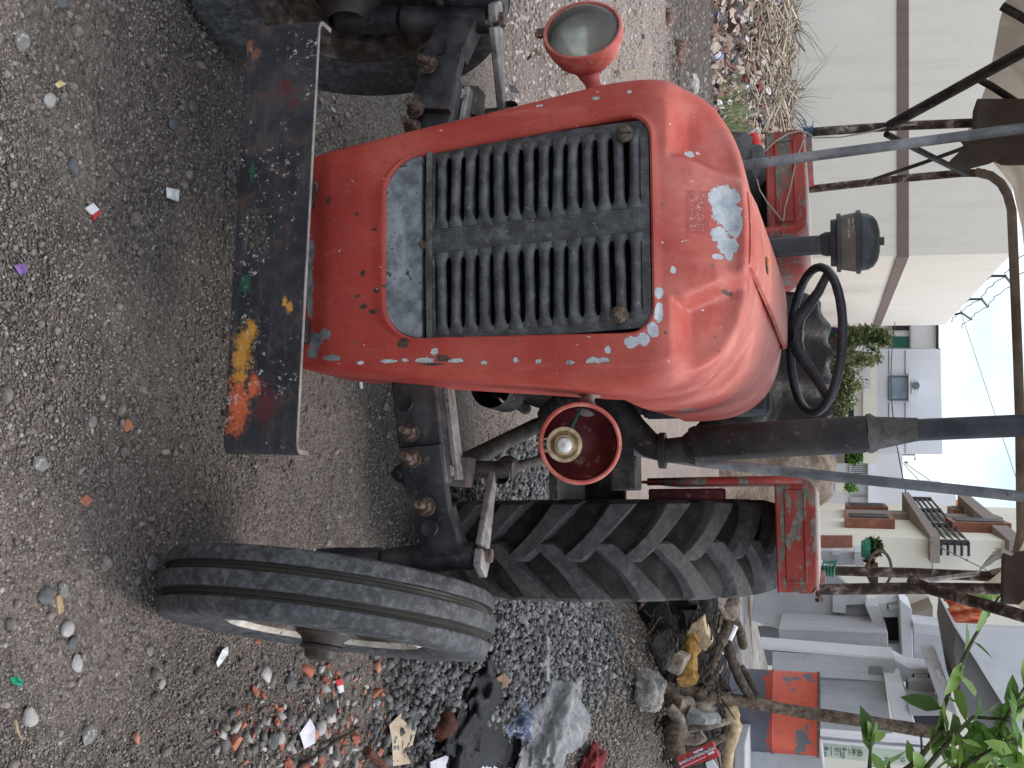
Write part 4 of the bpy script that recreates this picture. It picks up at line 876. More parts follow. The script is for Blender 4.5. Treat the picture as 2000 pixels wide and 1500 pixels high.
# steering wheel and column
swc = Bp(1592, 664, y=1.18); hubc = Bp(1545, 657, y=1.16)
ax = np.array((.03, .36, .93)); ax = RR@(ax/np.linalg.norm(ax)); sx = np.cross(ax, (0, 1., 0)); sx /= np.linalg.norm(sx); sy = np.cross(ax, sx)
mb = MB(); n = 64; rings = []
for k in range(n):
    a = 2*math.pi*k/n; rd = math.cos(a)*sx+math.sin(a)*sy; ctr = swc+rd*.213; gp = .0004*math.sin(a*40)
    rings.append([ctr+rd*(.0125+gp)*math.cos(b)+ax*(.0135+gp)*math.sin(b) for b in np.linspace(0, 6.2832, 13)[:-1]])
rings.append(rings[0]); mb.loft(rings); sw = part('steering_wheel', mb, M['plastic'], smooth=60)
for k, ang in enumerate((90, 210, 330)):
    a = R(ang+180); rd = math.cos(a)*sx+math.sin(a)*sy
    mb = MB(); mb.tube([hubc+ax*.01+rd*.02, hubc+ax*.014+rd*.06, swc+rd*.15-ax*.018, swc+rd*.212], [.022, .019, .014, .012], 12); part('spoke', mb, M['plastic'], sw)
mb = MB(); mb.tube([hubc-ax*.004, hubc+ax*.022, hubc+ax*.032], [.037, .036, .02], 24); part('wheel_boss', mb, M['plastic'], sw)
mb = MB(); mb.tube([hubc-ax*.45, hubc-ax*.02], [.03, .032], 20); part('steering_column', mb, M['plastic'])
mb = MB(); mb.tube([Bp(1520, 632, y=1.13), Bp(1524, 626, y=1.13)], .012, 12); mb.tube([Bp(1520, 620, y=1.12), Bp(1520, 645, y=1.12)], .006, 8); part('throttle_knob', mb, M['redfender'])
# seat with black cover
mb = MB(); cx0, cx1 = -.33, .30; rings = []
for i, (y, z, w) in enumerate(((1.72, 1.00, .24), (1.74, 1.14, .27), (1.80, 1.20, .29), (2.05, 1.21, .31), (2.12, 1.26, .31), (2.16, 1.40, .30), (2.20, 1.43, .28), (2.26, 1.40, .29), (2.28, 1.0, .28))):
    rings.append([(x_*w+.02, y+.012*math.sin(x_*9+i), z+.010*math.sin(x_*17+i*2)-.05*abs(x_)**4) for x_ in np.linspace(-1, 1, 41)])
mb.loft(rings, closed=False, ); rolled(mb); st_ = part('seat', mb, M['leather'], smooth=60); mo = st_.modifiers.new('solid', 'SOLIDIFY'); mo.thickness = .03

# --- canopy on two front pipes and four posts
mb = MB(); mb.tube([Bp(1300, 346, y=.75), Bp(1437, 325, y=.75), Bp(2000, 250, y=.75), Bp(2100, 236, y=.75)], .0135, 16); part('canopy_pipe', mb, M['pipe'])
mb = MB(); mb.tube([Bp(1240, 880, y=.75), Bp(1300, 893, y=.75), Bp(1385, 905, y=.75), Bp(2000, 970, y=.75), Bp(2090, 980, y=.75)], .0135, 16); part('canopy_pipe', mb, M['pipe'])
def pl(name, pts, r, mat='pole'): m = MB(); m.tube(pts, r, 14); return part(name, m, M[mat])
pl('canopy_post', [Bp(1570, 259, y=1.5), Bp(1755, 246, y=1.5), Bp(1905, 240, y=1.5), Bp(1990, 236, y=1.5)], .0145)
pl('canopy_post', [Bp(1570, 371, y=2.2), Bp(1770, 348, y=2.2), Bp(1880, 338, y=2.2), Bp(1925, 338, y=2.2)], .0145)
pl('canopy_post', [Bp(1592, 1152, y=1.5), Bp(1620, 1151, y=1.5), Bp(1780, 1149, y=1.5), Bp(1965, 1150, y=1.5)], [.015, .018, .0185, .017])
pl('canopy_post', [Bp(1600, 1114, y=2.2), Bp(1640, 1115, y=2.2), Bp(1780, 1119, y=2.2), Bp(1990, 1128, y=2.2)], [.015, .018, .019, .018])
pl('canopy_brace', [Bp(1738, 245, y=1.47), Bp(1955, 125, y=1.1), Bp(2000, 100, y=.95), Bp(2060, 66, y=.8)], .0165, 'iron')
pl('canopy_brace', [Bp(1780, 1135, y=1.47), Bp(1815, 1150, y=1.4), Bp(1975, 1196, y=1.1), Bp(2030, 1213, y=1.0)], .017, 'pole')
pl('canopy_brace', [Bp(1731, 262, y=1.53), Bp(1760, 276, y=1.6), Bp(1885, 339, y=2.17)], .011, 'iron')
pl('canopy_brace', [Bp(1708, 350, y=2.18), Bp(1800, 319, y=2.0), Bp(1930, 272, y=1.6)], .007, 'iron')
pl('canopy_brace', [Bp(1778, 1138, y=1.53), Bp(1830, 1131, y=1.8), Bp(1910, 1120, y=2.15)], .008, 'steel')
mb = MB(); mb.prism([Bp(1570, 258, y=1.5), Bp(1585, 257, y=1.5), Bp(1590, 366, y=2.2), Bp(1573, 371, y=2.2)], RR@np.array((-.012, 0, 0))); part('post_bracket', mb, M['redfender'], bevel=.002)
mb = MB(); mb.prism([Bp(1593, 1156, y=1.5), Bp(1612, 1154, y=1.5), Bp(1612, 1112, y=2.2), Bp(1597, 1112, y=2.2)], RR@np.array((.012, 0, 0))); part('post_bracket', mb, M['redfender'], bevel=.002)
# rear bow
bow = [Bp(1905, 336, y=2.2), Bp(1935, 343, y=2.2), Bp(1955, 358, y=2.2), Bp(1968, 380, y=2.2), Bp(1976, 410, y=2.2), Bp(1988, 700, y=2.2), Bp(1992, 820, y=2.2), Bp(1995, 1040, y=2.2), Bp(1985, 1090, y=2.2), Bp(1965, 1115, y=2.2), Bp(1935, 1122, y=2.2)]
pl('canopy_bow', bow, .017, 'bow')
# roof sheet
prof = [(-.83, 1.925), (-.80, 1.965), (-.745, 2.03), (-.66, 2.085), (-.5, 2.11), (-.2, 2.125), (.1, 2.125), (.4, 2.115), (.58, 2.09), (.68, 2.04), (.745, 1.98), (.80, 1.92)]
mb = MB(); rings = []
for y in np.linspace(.55, 2.26, 8):
    k = .012*math.sin(y*5); rings.append([(x, y, z+k*abs(x)+.02*(y-1.4)) for x, z in prof])
mb.loft(rings, closed=False); rolled(mb); roof = part('canopy_roof', mb, M['canopy'], smooth=30)
for y in (.9, 1.5):
    mb = MB(); mb.tube([(x*.985, y, z-.018+.02*(y-1.4)) for x, z in prof], .012, 10); rolled(mb); part('roof_rib', mb, M['iron'], roof)
mb = MB(); mb.prism([Bp(1908, 192, y=1.35), Bp(1905, 252, y=1.35), Bp(2010, 246, y=1.35), Bp(2010, 192, y=1.35)], (0, .12, 0)); part('hanging_board', mb, M['brownboard'], roof, bevel=.004)
mb = MB(); mb.stone(Bp(1955, 280, y=1.5), (.065, .14, .035), 4, 3, .7); mb.stone(Bp(1990, 285, y=1.55), (.06, .12, .035), 9, 3, .7); part('tarpaulin_bundle', mb, M['brownboard'], roof)
mb = MB(); mb.prism([Bp(1960, 1079, y=1.3), Bp(1958, 1180, y=1.3), Bp(2040, 1184, y=1.3), Bp(2040, 1075, y=1.3)], (0, .05, 0)); part('hanging_board', mb, M['brownboard'], roof, bevel=.004)
mb = MB()
for k in range(7):
    p0 = Bp(1960+k*3, 1076+k*1.2, y=1.3); p1 = Bp(1908+k*6, 1120-k*8, y=1.6); mb.tube([p0, p0*.5+p1*.5+np.array((.01*math.sin(k*2), 0, -.008)), p1], [.006, .005, .002], 5)
part('torn_plastic', mb, M['whitepaper'], roof)
# cables, twine
pl('cable', [Bp(1478, 350, y=1.38), Bp(1484, 372, y=1.38), Bp(1500, 398, y=1.38), Bp(1526, 428, y=1.40), Bp(1530, 432, y=1.40), Bp(1533, 405, y=1.40), Bp(1543, 370, y=1.40), Bp(1556, 310, y=1.40), Bp(1565, 285, y=1.40), Bp(1574, 262, y=1.45)], .0026, 'cable')
pl('cable', [Bp(1494, 296, y=1.39), Bp(1515, 276, y=1.39), Bp(1540, 261, y=1.39), Bp(1562, 256, y=1.42), Bp(1575, 258, y=1.45), Bp(1590, 269, y=1.47), Bp(1640, 268, y=1.48), Bp(1700, 258, y=1.48), Bp(1740, 246, y=1.48), Bp(1790, 243, y=1.48)], .0026, 'cable')
mb = MB(); tw = Bp(1578, 257, y=1.48)
for k in range(4): mb.lathe([(-.002, .0165), (0, .019), (.002, .0165)], tw+np.array((0, 0, -.012+.007*k)), (.1, .1*(k-1), 1), 14)
for k, (v, u) in enumerate(((1562, 232), (1560, 220), (1569, 240), (1553, 241), (1588, 236), (1556, 228))):
    p1 = Bp(v, u, y=1.48); mb.tube([tw, tw*.45+p1*.55+np.array((.004*(k-2), 0, .006)), p1], [.0022, .002, .0014], 5)
part('twine', mb, M['blue'])
mb = MB(); tw = Bp(1618, 1115, y=2.2)
for k in range(4): mb.lathe([(-.004, .019), (0, .023), (.004, .019)], tw+np.array((0, 0, -.016+.011*k)), (.1*(k-2), .2, 1), 12)
mb.tube([tw+np.array((-.02, -.01, .02)), tw+np.array((-.035, -.01, .03)), tw+np.array((-.03, -.01, -.02))], .006, 6); part('tie_rag', mb, M['greencloth'])
mb = MB(); mb.tube([Bp(1600, 1166, y=1.5), Bp(1602, 1146, y=1.5)], .009, 8); mb.bolt(Bp(1600, 1168, y=1.5), (1, 0, 0), .014, .012); part('post_bolt', mb, M['rusty'])

# ================================================================== BUILDINGS AND WALLS BEHIND
def wpart(name, mb, mat, parent, smooth=0, bevel=0, label=None):
    o = obj(name, mb, mat, parent, smooth, bevel)
    if label: o['label'] = label
    return o
def poly_at(pts, Y): return [Wp(v, u, y=Y) for v, u in pts]
def slab(m, pts, Y, th): return m.prism(poly_at(pts, Y), (0, th, 0))
# --- tall cream warehouse on the left, corner turned towards the lane
YL = 27.0; cor = Wp(1600, 504, y=YL); dirv = ray(1625, 869); dirv = np.array([dirv[0], dirv[1], 0]); dirv /= np.linalg.norm(dirv)
ztop = Wp(1977, 500, y=YL)[2]; zb0, zb1 = Wp(1752, 400, y=YL)[2], Wp(1775, 400, y=YL)[2]
nside = np.array([dirv[1], -dirv[0], 0]); LS = 15.6
wh = empty('warehouse', (cor[0]-4, YL+4, 0)); tag(wh, 'tall cream warehouse wall with a brown band running round its corner', 'building')
xl = cor[0]-14; far_ = cor[:2]+dirv[:2]*LS; bk = far_+np.array([-14, 3])
def ring_(x_, o=0): return None
mb = MB(); base_ = [(xl, YL, -.2), (cor[0], YL, -.2), (far_[0], far_[1], -.2), (bk[0], bk[1], -.2), (xl, bk[1], -.2)]
mb.prism(base_, (0, 0, ztop+.2)); wpart('wall', mb, M['cream'], wh)
mb = MB(); o_ = .03; mb.prism([(xl-.1, YL-o_, zb0), (cor[0]+o_, YL-o_, zb0), (far_[0]+o_, far_[1], zb0), (far_[0]-.3, far_[1]-.1, zb0), (cor[0]-.3, YL+.3, zb0), (xl-.1, YL+.3, zb0)], (0, 0, zb1-zb0)); wpart('band', mb, M['band'], wh)
mb = MB(); x0_, x1_ = Wp(1985, 0, y=YL+3)[0]-8, Wp(1985, 160, y=YL+3)[0]; mb.box(((x0_+x1_)/2, YL+3, ztop+1.2), (x1_-x0_, 2.5, 2.5))
wpart('roof_parapet', mb, M['white'], wh)
mb = MB(); mb.prism([Wp(1968, 2, y=YL+1.5), Wp(1972, 24, y=YL+1.5), Wp(2010, -6, y=YL+1.5)], (0, .15, 0)); wpart('roof_trim', mb, M['band'], wh)
# barbed wire on brackets along the side wall top
bw = empty('barbed_wire', tuple(cor[:2])+(ztop,)); tag(bw, 'barbed wire strung on three bent brackets above the warehouse side wall', 'barbed wire')
tips = []
def sidept(v, u, o=.15):
    return plane_pt(v, u, np.array([cor[0]-o*1, cor[1], 0]), nside)
for b0, b1, b2 in (((1936, 539), (1963, 539), (1978, 557)), ((1894, 584.5), (1917, 584), (1929, 599)), ((1866, 614), (1878, 611), (1897, 624))):
    P0, P1 = sidept(*b0), sidept(*b1); P2 = sidept(*b2); m = MB(); m.tube([P0-np.array((0, 0, .3)), P0, P1, P2], .035, 6); wpart('bracket', m, M['dark'], bw); tips.append((P0, P1, P2))
m = MB()
ex = lambda a, b, t_: a+(b-a)*t_
for i in range(3):
    pr = [tips[2][i]+dirv*3*(1 if i else 0), tips[2][i], tips[1][i], tips[0][i], tips[0][i]-dirv*4]; pts = []
    for a, b in zip(pr[:-1], pr[1:]):
        for t_ in np.linspace(0, 1, 9)[:-1]: pts.append(ex(a, b, t_)+np.array((0, 0, -.10*math.sin(t_*3.14)+.04*math.sin(t_*31+i))))
    m.tube(pts, .012, 4)
wpart('wire', m, M['dark'], bw)
# --- pinkish white house with a green shutter, seen past the warehouse
Y2 = 46.0
h2 = empty('house', tuple(Wp(1620, 650, y=Y2)[:2])+(0,)); tag(h2, 'pinkish white house with a green shutter beside the warehouse corner', 'house')
m = MB(); slab(m, [(1560, 600), (1560, 681), (1831, 681), (1831, 600)], Y2, 6); wpart('wall', m, M['pinkwhite'], h2)
m = MB(); slab(m, [(1829, 598), (1829, 684), (1833.5, 684), (1833.5, 598)], Y2-.3, 6); m.tube([Wp(1836, 681, y=Y2-.3), Wp(1832, 686, y=Y2-.3)], .06, 6); wpart('roof_edge', m, M['dark'], h2)
m = MB(); slab(m, [(1742, 657), (1742, 679), (1775, 679), (1775, 657)], Y2-.06, .05); wpart('shutter', m, M['green'], h2)
m = MB(); slab(m, [(1743, 636), (1743, 645), (1775, 645), (1775, 636)], Y2-.06, .05); wpart('window', m, M['dark'], h2)
m = MB(); slab(m, [(1736, 600), (1736, 680), (1740, 680), (1740, 600)], Y2-.2, .25); slab(m, [(1776, 600), (1776, 680), (1779, 680), (1779, 600)], Y2-.2, .25); wpart('lintel', m, M['slab'], h2)
# --- big white house with the air conditioner
Y3 = 43.0
h3 = empty('house', tuple(Wp(1620, 790, y=Y3)[:2])+(0,)); tag(h3, 'big plain white house with one curtained window and an air conditioner', 'house')
m = MB(); slab(m, [(1560, 681.5), (1560, 887), (1841, 887), (1837, 681.5)], Y3, 7); wpart('wall', m, M['white'], h3)
m = MB(); slab(m, [(1737, 736), (1737, 780), (1773, 780), (1773, 736)], Y3-.05, .04); wi = wpart('window', m, M['pane'], h3)
m = MB()
for a, b in (((1736, 735), (1774, 735)), ((1736, 781), (1774, 781)), ((1736, 735), (1736, 781)), ((1774, 735), (1774, 781))): m.tube([Wp(*a, y=Y3-.08), Wp(*b, y=Y3-.08)], .03, 4)
wpart('frame', m, M['darkgrey'], wi)
m = MB(); slab(m, [(1775, 730), (1775, 785), (1779, 785), (1779, 730)], Y3-.5, .48); wpart('window_ledge', m, M['white'], h3)
for v in (1736, 1768):
    m = MB(); m.tube([Wp(v, 684, y=Y3-.02), Wp(v, 732, y=Y3-.02)], .015, 4); m.tube([Wp(v, 786, y=Y3-.02), Wp(v, 884, y=Y3-.02)], .015, 4); wpart('groove', m, M['darkgrey'], h3)
ac_ = empty('air_conditioner', tuple(Wp(1779, 757, y=Y3-.3))); tag(ac_, 'white air conditioner unit on the ledge over the curtained window', 'air conditioner')
m = MB(); slab(m, [(1780, 744), (1780, 770), (1797, 770), (1797, 744)], Y3-.55, .45); wpart('casing', m, M['white'], ac_, bevel=.02)
m = MB(); m.lathe([(0, .13), (.02, .13), (.03, .10), (.02, .03), (.02, .0)], Wp(1788.5, 753, y=Y3-.56), (0, -1, 0), 24); m.lathe([(0, .04), (.035, .035), (.04, 0)], Wp(1788.5, 753, y=Y3-.56), (0, -1, 0), 12); wpart('fan', m, M['darkgrey'], ac_)
# garden wall and carport in front
gw_ = empty('garden_wall', tuple(Wp(1600, 790, y=36)[:2])+(0,)); tag(gw_, 'cream garden wall with a dark gateway below the white house', 'wall')
m = MB(); slab(m, [(1686, 760), (1686, 905), (1713, 905), (1713, 690), (1700, 690), (1700, 760)], 36, .3); wpart('upper_wall', m, M['cream2'], gw_)
m = MB(); slab(m, [(1668, 640), (1668, 905), (1687, 905), (1687, 640)], 36.2, .3); wpart('beam', m, M['white'], gw_)
m = MB(); slab(m, [(1560, 640), (1560, 905), (1668, 905), (1668, 640)], 38, .3); wpart('gateway', m, M['dark'], gw_)
m = MB(); slab(m, [(1560, 770), (1560, 905), (1650, 905), (1650, 770)], 37.4, .2); wpart('low_wall', m, M['slab'], gw_)
# blue truck, only its cab top shows
tk = empty('truck', tuple(Wp(1600, 812, y=31)[:2])+(0,)); tag(tk, 'blue truck cab glimpsed behind the steering wheel rim', 'truck')
cx = Wp(1620, 822, y=31)[0]; zt_ = Wp(1632, 822, y=31)[2]
m = MB(); m.prism([(cx-.38, 31, .5), (cx+1.3, 31, .5), (cx+1.3, 31, 1.12), (cx+1.15, 31, zt_), (cx-.2, 31, zt_), (cx-.38, 31, 1.12)], (0, 2.2, 0)); wpart('cab', m, M['bluepaint'], tk, bevel=.05)
m = MB(); m.prism([(cx-.30, 30.97, 1.14), (cx+1.2, 30.97, 1.14), (cx+1.1, 30.97, zt_-.06), (cx-.17, 30.97, zt_-.06)], (0, .02, 0)); wpart('windscreen', m, M['pane'], tk)
for q in (-.2, 1.1):
    m = MB(); m.lathe([(-.1, .1), (-.1, .38), (.1, .38), (.1, .1)], (cx+q, 31.5, .38), (1, 0, 0), 24, caps=True); wpart('wheel', m, M['lug'], tk)
# laundry
for nm, lb, mt, v0, v1, u0, u1 in (('laundry', 'purple cloth hanging in a strip at the warehouse corner', 'purple', 1592, 1632, 639, 648), ('laundry', 'bright green cloth hanging next to the purple one', 'greenl', 1597, 1630, 648, 656)):
    m = MB(); n_ = 14; m.loft([[Wp(v, u, y=33)+np.array((0, .08*math.sin(k*1.3+v), 0)) for k, u in enumerate(np.linspace(u0, u1, n_))] for v in np.linspace(v0, v1, 5)], closed=False); o = obj(nm, m, M[mt]); tag(o, lb, 'laundry', 'laundry by the warehouse corner'); mo = o.modifiers.new('solid', 'SOLIDIFY'); mo.thickness = .02
# --- long low white house right of the exhaust
Y4 = 38.0
h4 = empty('house', tuple(Wp(1620, 945, y=Y4)[:2])+(0,)); tag(h4, 'low white house with barred dark windows right of the exhaust', 'house')
m = MB(); slab(m, [(1560, 887.5), (1560, 1040), (1764, 1040), (1763, 887.5)], Y4, 8); wpart('wall', m, M['white'], h4)
m = MB(); slab(m, [(1764.5, 966), (1764.5, 1040), (1867, 1040), (1867, 968)], Y4+1, 6); wpart('upper_storey', m, M['white'], h4)
m = MB(); slab(m, [(1695, 888), (1695, 1000), (1698, 1000), (1698, 888)], Y4-.25, .24); wpart('ledge', m, M['white'], h4)
for a in ((1660, 903, 1694, 934), (1660, 943, 1694, 963), (1661, 973, 1695, 992), (1766, 976, 1801, 997)):
    v0, u0, v1, u1 = a; m = MB(); Yw = Y4-.05 if v0 < 1700 else Y4+.95; slab(m, [(v0, u0), (v0, u1), (v1, u1), (v1, u0)], Yw, .04); w = wpart('window', m, M['dark'] if v0 < 1700 else M['pane'], h4)
    m = MB()
    for k in range(1, 8): u = u0+(u1-u0)*k/8; m.tube([Wp(v0, u, y=Yw-.05), Wp(v1, u, y=Yw-.05)], .02, 4)
    m.tube([Wp(v0, u0, y=Yw-.04), Wp(v0, u1, y=Yw-.04), Wp(v1, u1, y=Yw-.04), Wp(v1, u0, y=Yw-.04), Wp(v0, u0, y=Yw-.04)], .035, 4); wpart('bars', m, M['greyledge'], w)
m = MB(); slab(m, [(1631, 943), (1631, 962), (1658, 962), (1658, 943)], Y4-.05, .04); wpart('door', m, M['cream2'], h4)
# --- cream house on the right with brown window boxes
YR = 19.0; cR = Wp(1620, 1046, y=YR); hr = empty('house', (cR[0], YR, 0)); tag(hr, 'cream house with brown window surrounds and two jutting slab balconies', 'house')
nR = nside
def SP(v, u, o=0.0): return plane_pt(v, u, np.array([cR[0], YR, 0])+(-nR*o if False else np.array([-o, 0, 0])), nR)
LR = 10.5; fr = cR[:2]+dirv[:2]*LR
m = MB(); m.prism([(cR[0], YR, -.2), (cR[0]+9, YR, -.2), (cR[0]+9, YR+LR, -.2), (fr[0], fr[1], -.2)], (0, 0, 7.0)); wpart('wall', m, M['cream2'], hr)
def sidebox(name, v0, v1, u0, u1, out, mat, par, inn=.05):
    """a box standing out from the receding wall between two depths"""
    a = SP(v0, u1); b = SP(v0, u0); za = SP((v0), u1)[2]; zb_ = SP(v1, u1)[2]
    m = MB(); e = np.array([-out, 0, 0]); i_ = np.array([inn, 0, 0])
    q = [np.array([a[0], a[1], za]), np.array([b[0], b[1], za])]
    m.prism([q[0]+i_, q[1]+i_, q[1]+e, q[0]+e], (0, 0, zb_-za)); return wpart(name, m, M[mat], par)
for v0, v1, u0, u1 in ((1651, 1746, 1019, 1031), (1652, 1733, 996, 1004), (1860, 1969, 1029, 1039), (1862, 1927, 1004, 1011)):
    f_ = sidebox('window', v0, v1, u0, u1, .16, 'winbrown', hr)
    hgt = (SP(v1, u1)[2]-SP(v0, u1)[2])
    a, b = SP(v0, u1), SP(v0, u0); m = MB(); e = np.array([-.175, 0, 0]); ins = (b-a)*.14; ins[2] = 0
    z0, z1 = a[2]+hgt*.1, a[2]+hgt*.9
    m.prism([np.array([*(a+ins)[:2], z0])+e, np.array([*(b-ins)[:2], z0])+e, np.array([*(b-ins)[:2], z0])+e*.8, np.array([*(a+ins)[:2], z0])+e*.8], (0, 0, z1-z0)); wpart('pane', m, M['dark'], f_)
sidebox('pilaster', 1650, 1790, 1004.5, 1012, .10, 'slab', hr); sidebox('pilaster', 1800, 1950, 1011.5, 1018, .10, 'slab', hr)
def balc(v0, v1, ua, ub, Ya, Yb, out, name='balcony'):
    pa = Wp(v0, ub, y=Ya); z0, z1 = pa[2], Wp(v1, ub, y=Ya)[2]; m = MB()
    xw = cR[0]+.3; m.prism([(pa[0], Ya, z0), (xw, Ya, z0), (xw, Yb, z0), (pa[0]-.0, Yb, z0)], (0, 0, z1-z0)); return wpart(name, m, M['slab'], hr), pa[0], z1
bl, xb, zz = balc(1817, 1836, 979, 1047, 18.6, 26.0, 1)
x_far = Wp(1790, 979, y=26.0)[0]
balc(1971, 2005, 987, 1056, 18.6, 26.0, 1)
m = MB()
zr0, zr1 = Wp(1838, 1047, y=18.7)[2], Wp(1893, 1047, y=18.7)[2]
for k in range(5):
    z = zr0+(zr1-zr0)*(k/4)*.98; m.tube([(xb+.1, 18.7, z), (xb+.1, 25.8, z)], .022, 6)
    m.tube([(xb+.1, 18.7, z), (cR[0]+.2, 18.7, z)], .022, 6)
for y in (18.75, 21, 23.4, 25.7): m.tube([(xb+.1, y, zr0-.1), (xb+.1, y, zr1)], .045, 6)
wpart('railing', m, M['railing'], hr)
m = MB(); slab(m, [(1570, 1047), (1570, 1071), (1665, 1070), (1665, 1047)], YR-.10, .12); wpart('door', m, M['winbrown'], hr)
m = MB(); slab(m, [(1770, 1205), (1770, 1290), (1822, 1215), (1822, 1185)], YR-.8, .9); wpart('eave', m, M['slab'], hr)
m = MB(); slab(m, [(1821, 1062), (1821, 1160), (1822, 1160), (1822, 1062)], YR-.01, .02); wpart('plaster_joint', m, M['slab'], hr)
tk2 = MB(); c = Wp(1872, 993, y=40); tk2.lathe([(-.25, .0), (-.25, .22), (-.1, .27), (.12, .26), (.22, .16), (.25, .0)], c, (0, 0, 1), 24); tk2.box(c-np.array((0, 0, .6)), (.3, .3, .8)); tag(obj('water_tank', tk2, M['orange']), 'small round orange tank above the far white house', 'water tank')
# utility pole with crossarms, and wires
up = empty('utility_pole', tuple(Wp(1640, 900, y=60)[:2])+(0,)); tag(up, 'thin utility pole with crossarm behind the low white house', 'utility pole')
m = MB(); a = Wp(1560, 888, y=60); b = Wp(1787, 888, y=60); m.tube([a, b, b+np.array((.25, 0, 0))], .05, 6); wpart('pole', m, M['darkgrey'], up)
m = MB(); m.tube([Wp(1766, 903, y=60), Wp(1774, 903, y=60)], .05, 6); m.tube([Wp(1764, 905, y=60), Wp(1815, 960, y=60)], .02, 4); m.tube([Wp(1768, 905, y=60), Wp(1826, 945, y=60)], .02, 4); m.tube([Wp(1770, 965, y=60), Wp(1850, 965, y=60)], .03, 4); wpart('crossarm', m, M['darkgrey'], up)
m = MB(); P0, P1 = Wp(1748, 630, y=40), Wp(1786, 1040, y=24)
m.tube([P0*(1-t_)+P1*t_+np.array((0, 0, -.25*math.sin(3.14*t_))) for t_ in np.linspace(0, 1, 24)], .014, 5); tag(obj('power_cable', m, M['dark']), 'dark overhead cable sagging in front of the white houses', 'cable')
m = MB(); P0, P1 = Wp(1860, 560, y=50), Wp(2010, 1010, y=38); m.tube([P0*(1-t_)+P1*t_ for t_ in np.linspace(0, 1, 10)], .012, 5); tag(obj('power_cable', m, M['darkgrey']), 'thin overhead wire crossing the open sky', 'cable')
m = MB(); pts = [Wp(v, u, y=18.2) for v, u in ((1800, 1042), (1822, 1061), (1843, 1072), (1888, 1094), (1935, 1118))]; m.tube(pts, .008, 5)
for p in pts[1:]: m.stone(p, .02, 3, 1)
tag(obj('string_light', m, M['darkgrey']), 'thin wire with small bulbs hanging across the cream house front', 'wire')
# --- grey cement compound on the right, stepped benches, posts and openings
gc = empty('cement_compound', (4.2, 14.5, 0)); tag(gc, 'unfinished grey cement building with open bays and vent blocks behind the drum', 'building')
def gslab(name, pts, Y, th, mat='greywall', par=None, z=0): m = MB(); slab(m, pts, Y, th); return wpart(name, m, M[mat], par or gc, bevel=.008)
gslab('wall', [(1472, 1164), (1468, 1212), (1520, 1228), (1702, 1231), (1698, 1180), (1596, 1090), (1500, 1100)], 15.0, .18)
gslab('wall', [(1588, 1074), (1588, 1106), (1670, 1104), (1670, 1080)], 15.6, .25)
gslab('ledge', [(1668, 1077), (1670, 1106), (1690, 1106), (1690, 1078)], 15.1, .6, 'greyledge')
gslab('block', [(1625, 1075), (1625, 1084), (1642, 1084), (1642, 1075)], 15.4, .2, 'greyledge')
gslab('ledge', [(1690, 1183), (1714, 1241), (1734, 1234), (1716, 1183)], 14.6, .5, 'greyledge')
gslab('block', [(1626, 1160), (1626, 1196), (1651, 1198), (1653, 1182), (1693, 1181), (1693, 1160)], 14.9, .1, 'greyledge')
gslab('wall', [(1520, 1228), (1523, 1265), (1735, 1277), (1734, 1236)], 14.0, 1.0, 'greywall')
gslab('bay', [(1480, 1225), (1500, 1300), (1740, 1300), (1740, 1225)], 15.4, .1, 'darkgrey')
gslab('wall', [(1480, 1262), (1482, 1268), (1745, 1290), (1746, 1284), (1700, 1281)], 13.0, .5, 'greyledge')
w_ = gslab('wall', [(1508, 1272), (1508, 1316), (1728, 1331), (1748, 1328), (1747, 1288)], 13.0, .22)
m = MB(); slab(m, [(1697, 1302), (1697, 1317), (1724, 1318), (1724, 1303)], 12.985, .02); wpart('vent_hole', m, M['darkgrey'], w_)
gslab('wall', [(1470, 1325), (1470, 1440), (1745, 1440), (1728, 1330)], 13.3, .2)
gslab('ledge', [(1728, 1331), (1745, 1412), (1797, 1447), (1776, 1378), (1762, 1332)], 12.6, .8, 'greyledge')
gslab('opening', [(1780, 1396), (1796, 1450), (1836, 1450), (1836, 1398)], 12.9, .1, 'dark')
gslab('lintel', [(1773, 1372), (1776, 1398), (1836, 1398), (1834, 1374)], 12.5, .6)
gslab('post', [(1746, 1288), (1748, 1330), (1774, 1332), (1828, 1330), (1826, 1310), (1772, 1303)], 13.2, .5, 'greyledge')
gslab('post', [(1774, 1330), (1774, 1374), (1838, 1378), (1828, 1330)], 13.0, .5, 'greywall')
gslab('ledge', [(1808, 1296), (1838, 1380), (1872, 1400), (1838, 1298)], 12.4, .9, 'greyledge')
gslab('opening', [(1727, 1206), (1727, 1257), (1757, 1259), (1757, 1206)], 14.9, .1, 'dark')
gslab('post', [(1726, 1257), (1730, 1300), (1764, 1304), (1762, 1257)], 14.7, .5, 'greywall')
gslab('beam', [(1757, 1170), (1763, 1305), (1784, 1305), (1781, 1190)], 14.2, .8, 'greyledge')
gslab('post', [(1714, 1180), (1720, 1206), (1762, 1205), (1758, 1170)], 14.7, .5, 'greyledge')
gslab('wall', [(1784, 1218), (1784, 1340), (1868, 1345), (1864, 1228)], 14.6, .2, 'greywall')
gslab('soffit', [(1866, 1228), (1862, 1270), (1884, 1400), (1985, 1452), (2005, 1452)], 11.6, 1.8, 'darkgrey')  # shade under the roof slab, put into the colour as a darker grey
gslab('roof_slab', [(1866, 1226), (1985, 1420), (2030, 1470), (2060, 1470), (2060, 1236)], 11.4, .25, 'greyledge')
gslab('beam', [(1783, 1216), (1785, 1236), (1866, 1246), (1866, 1226)], 14.0, .5, 'greyledge')
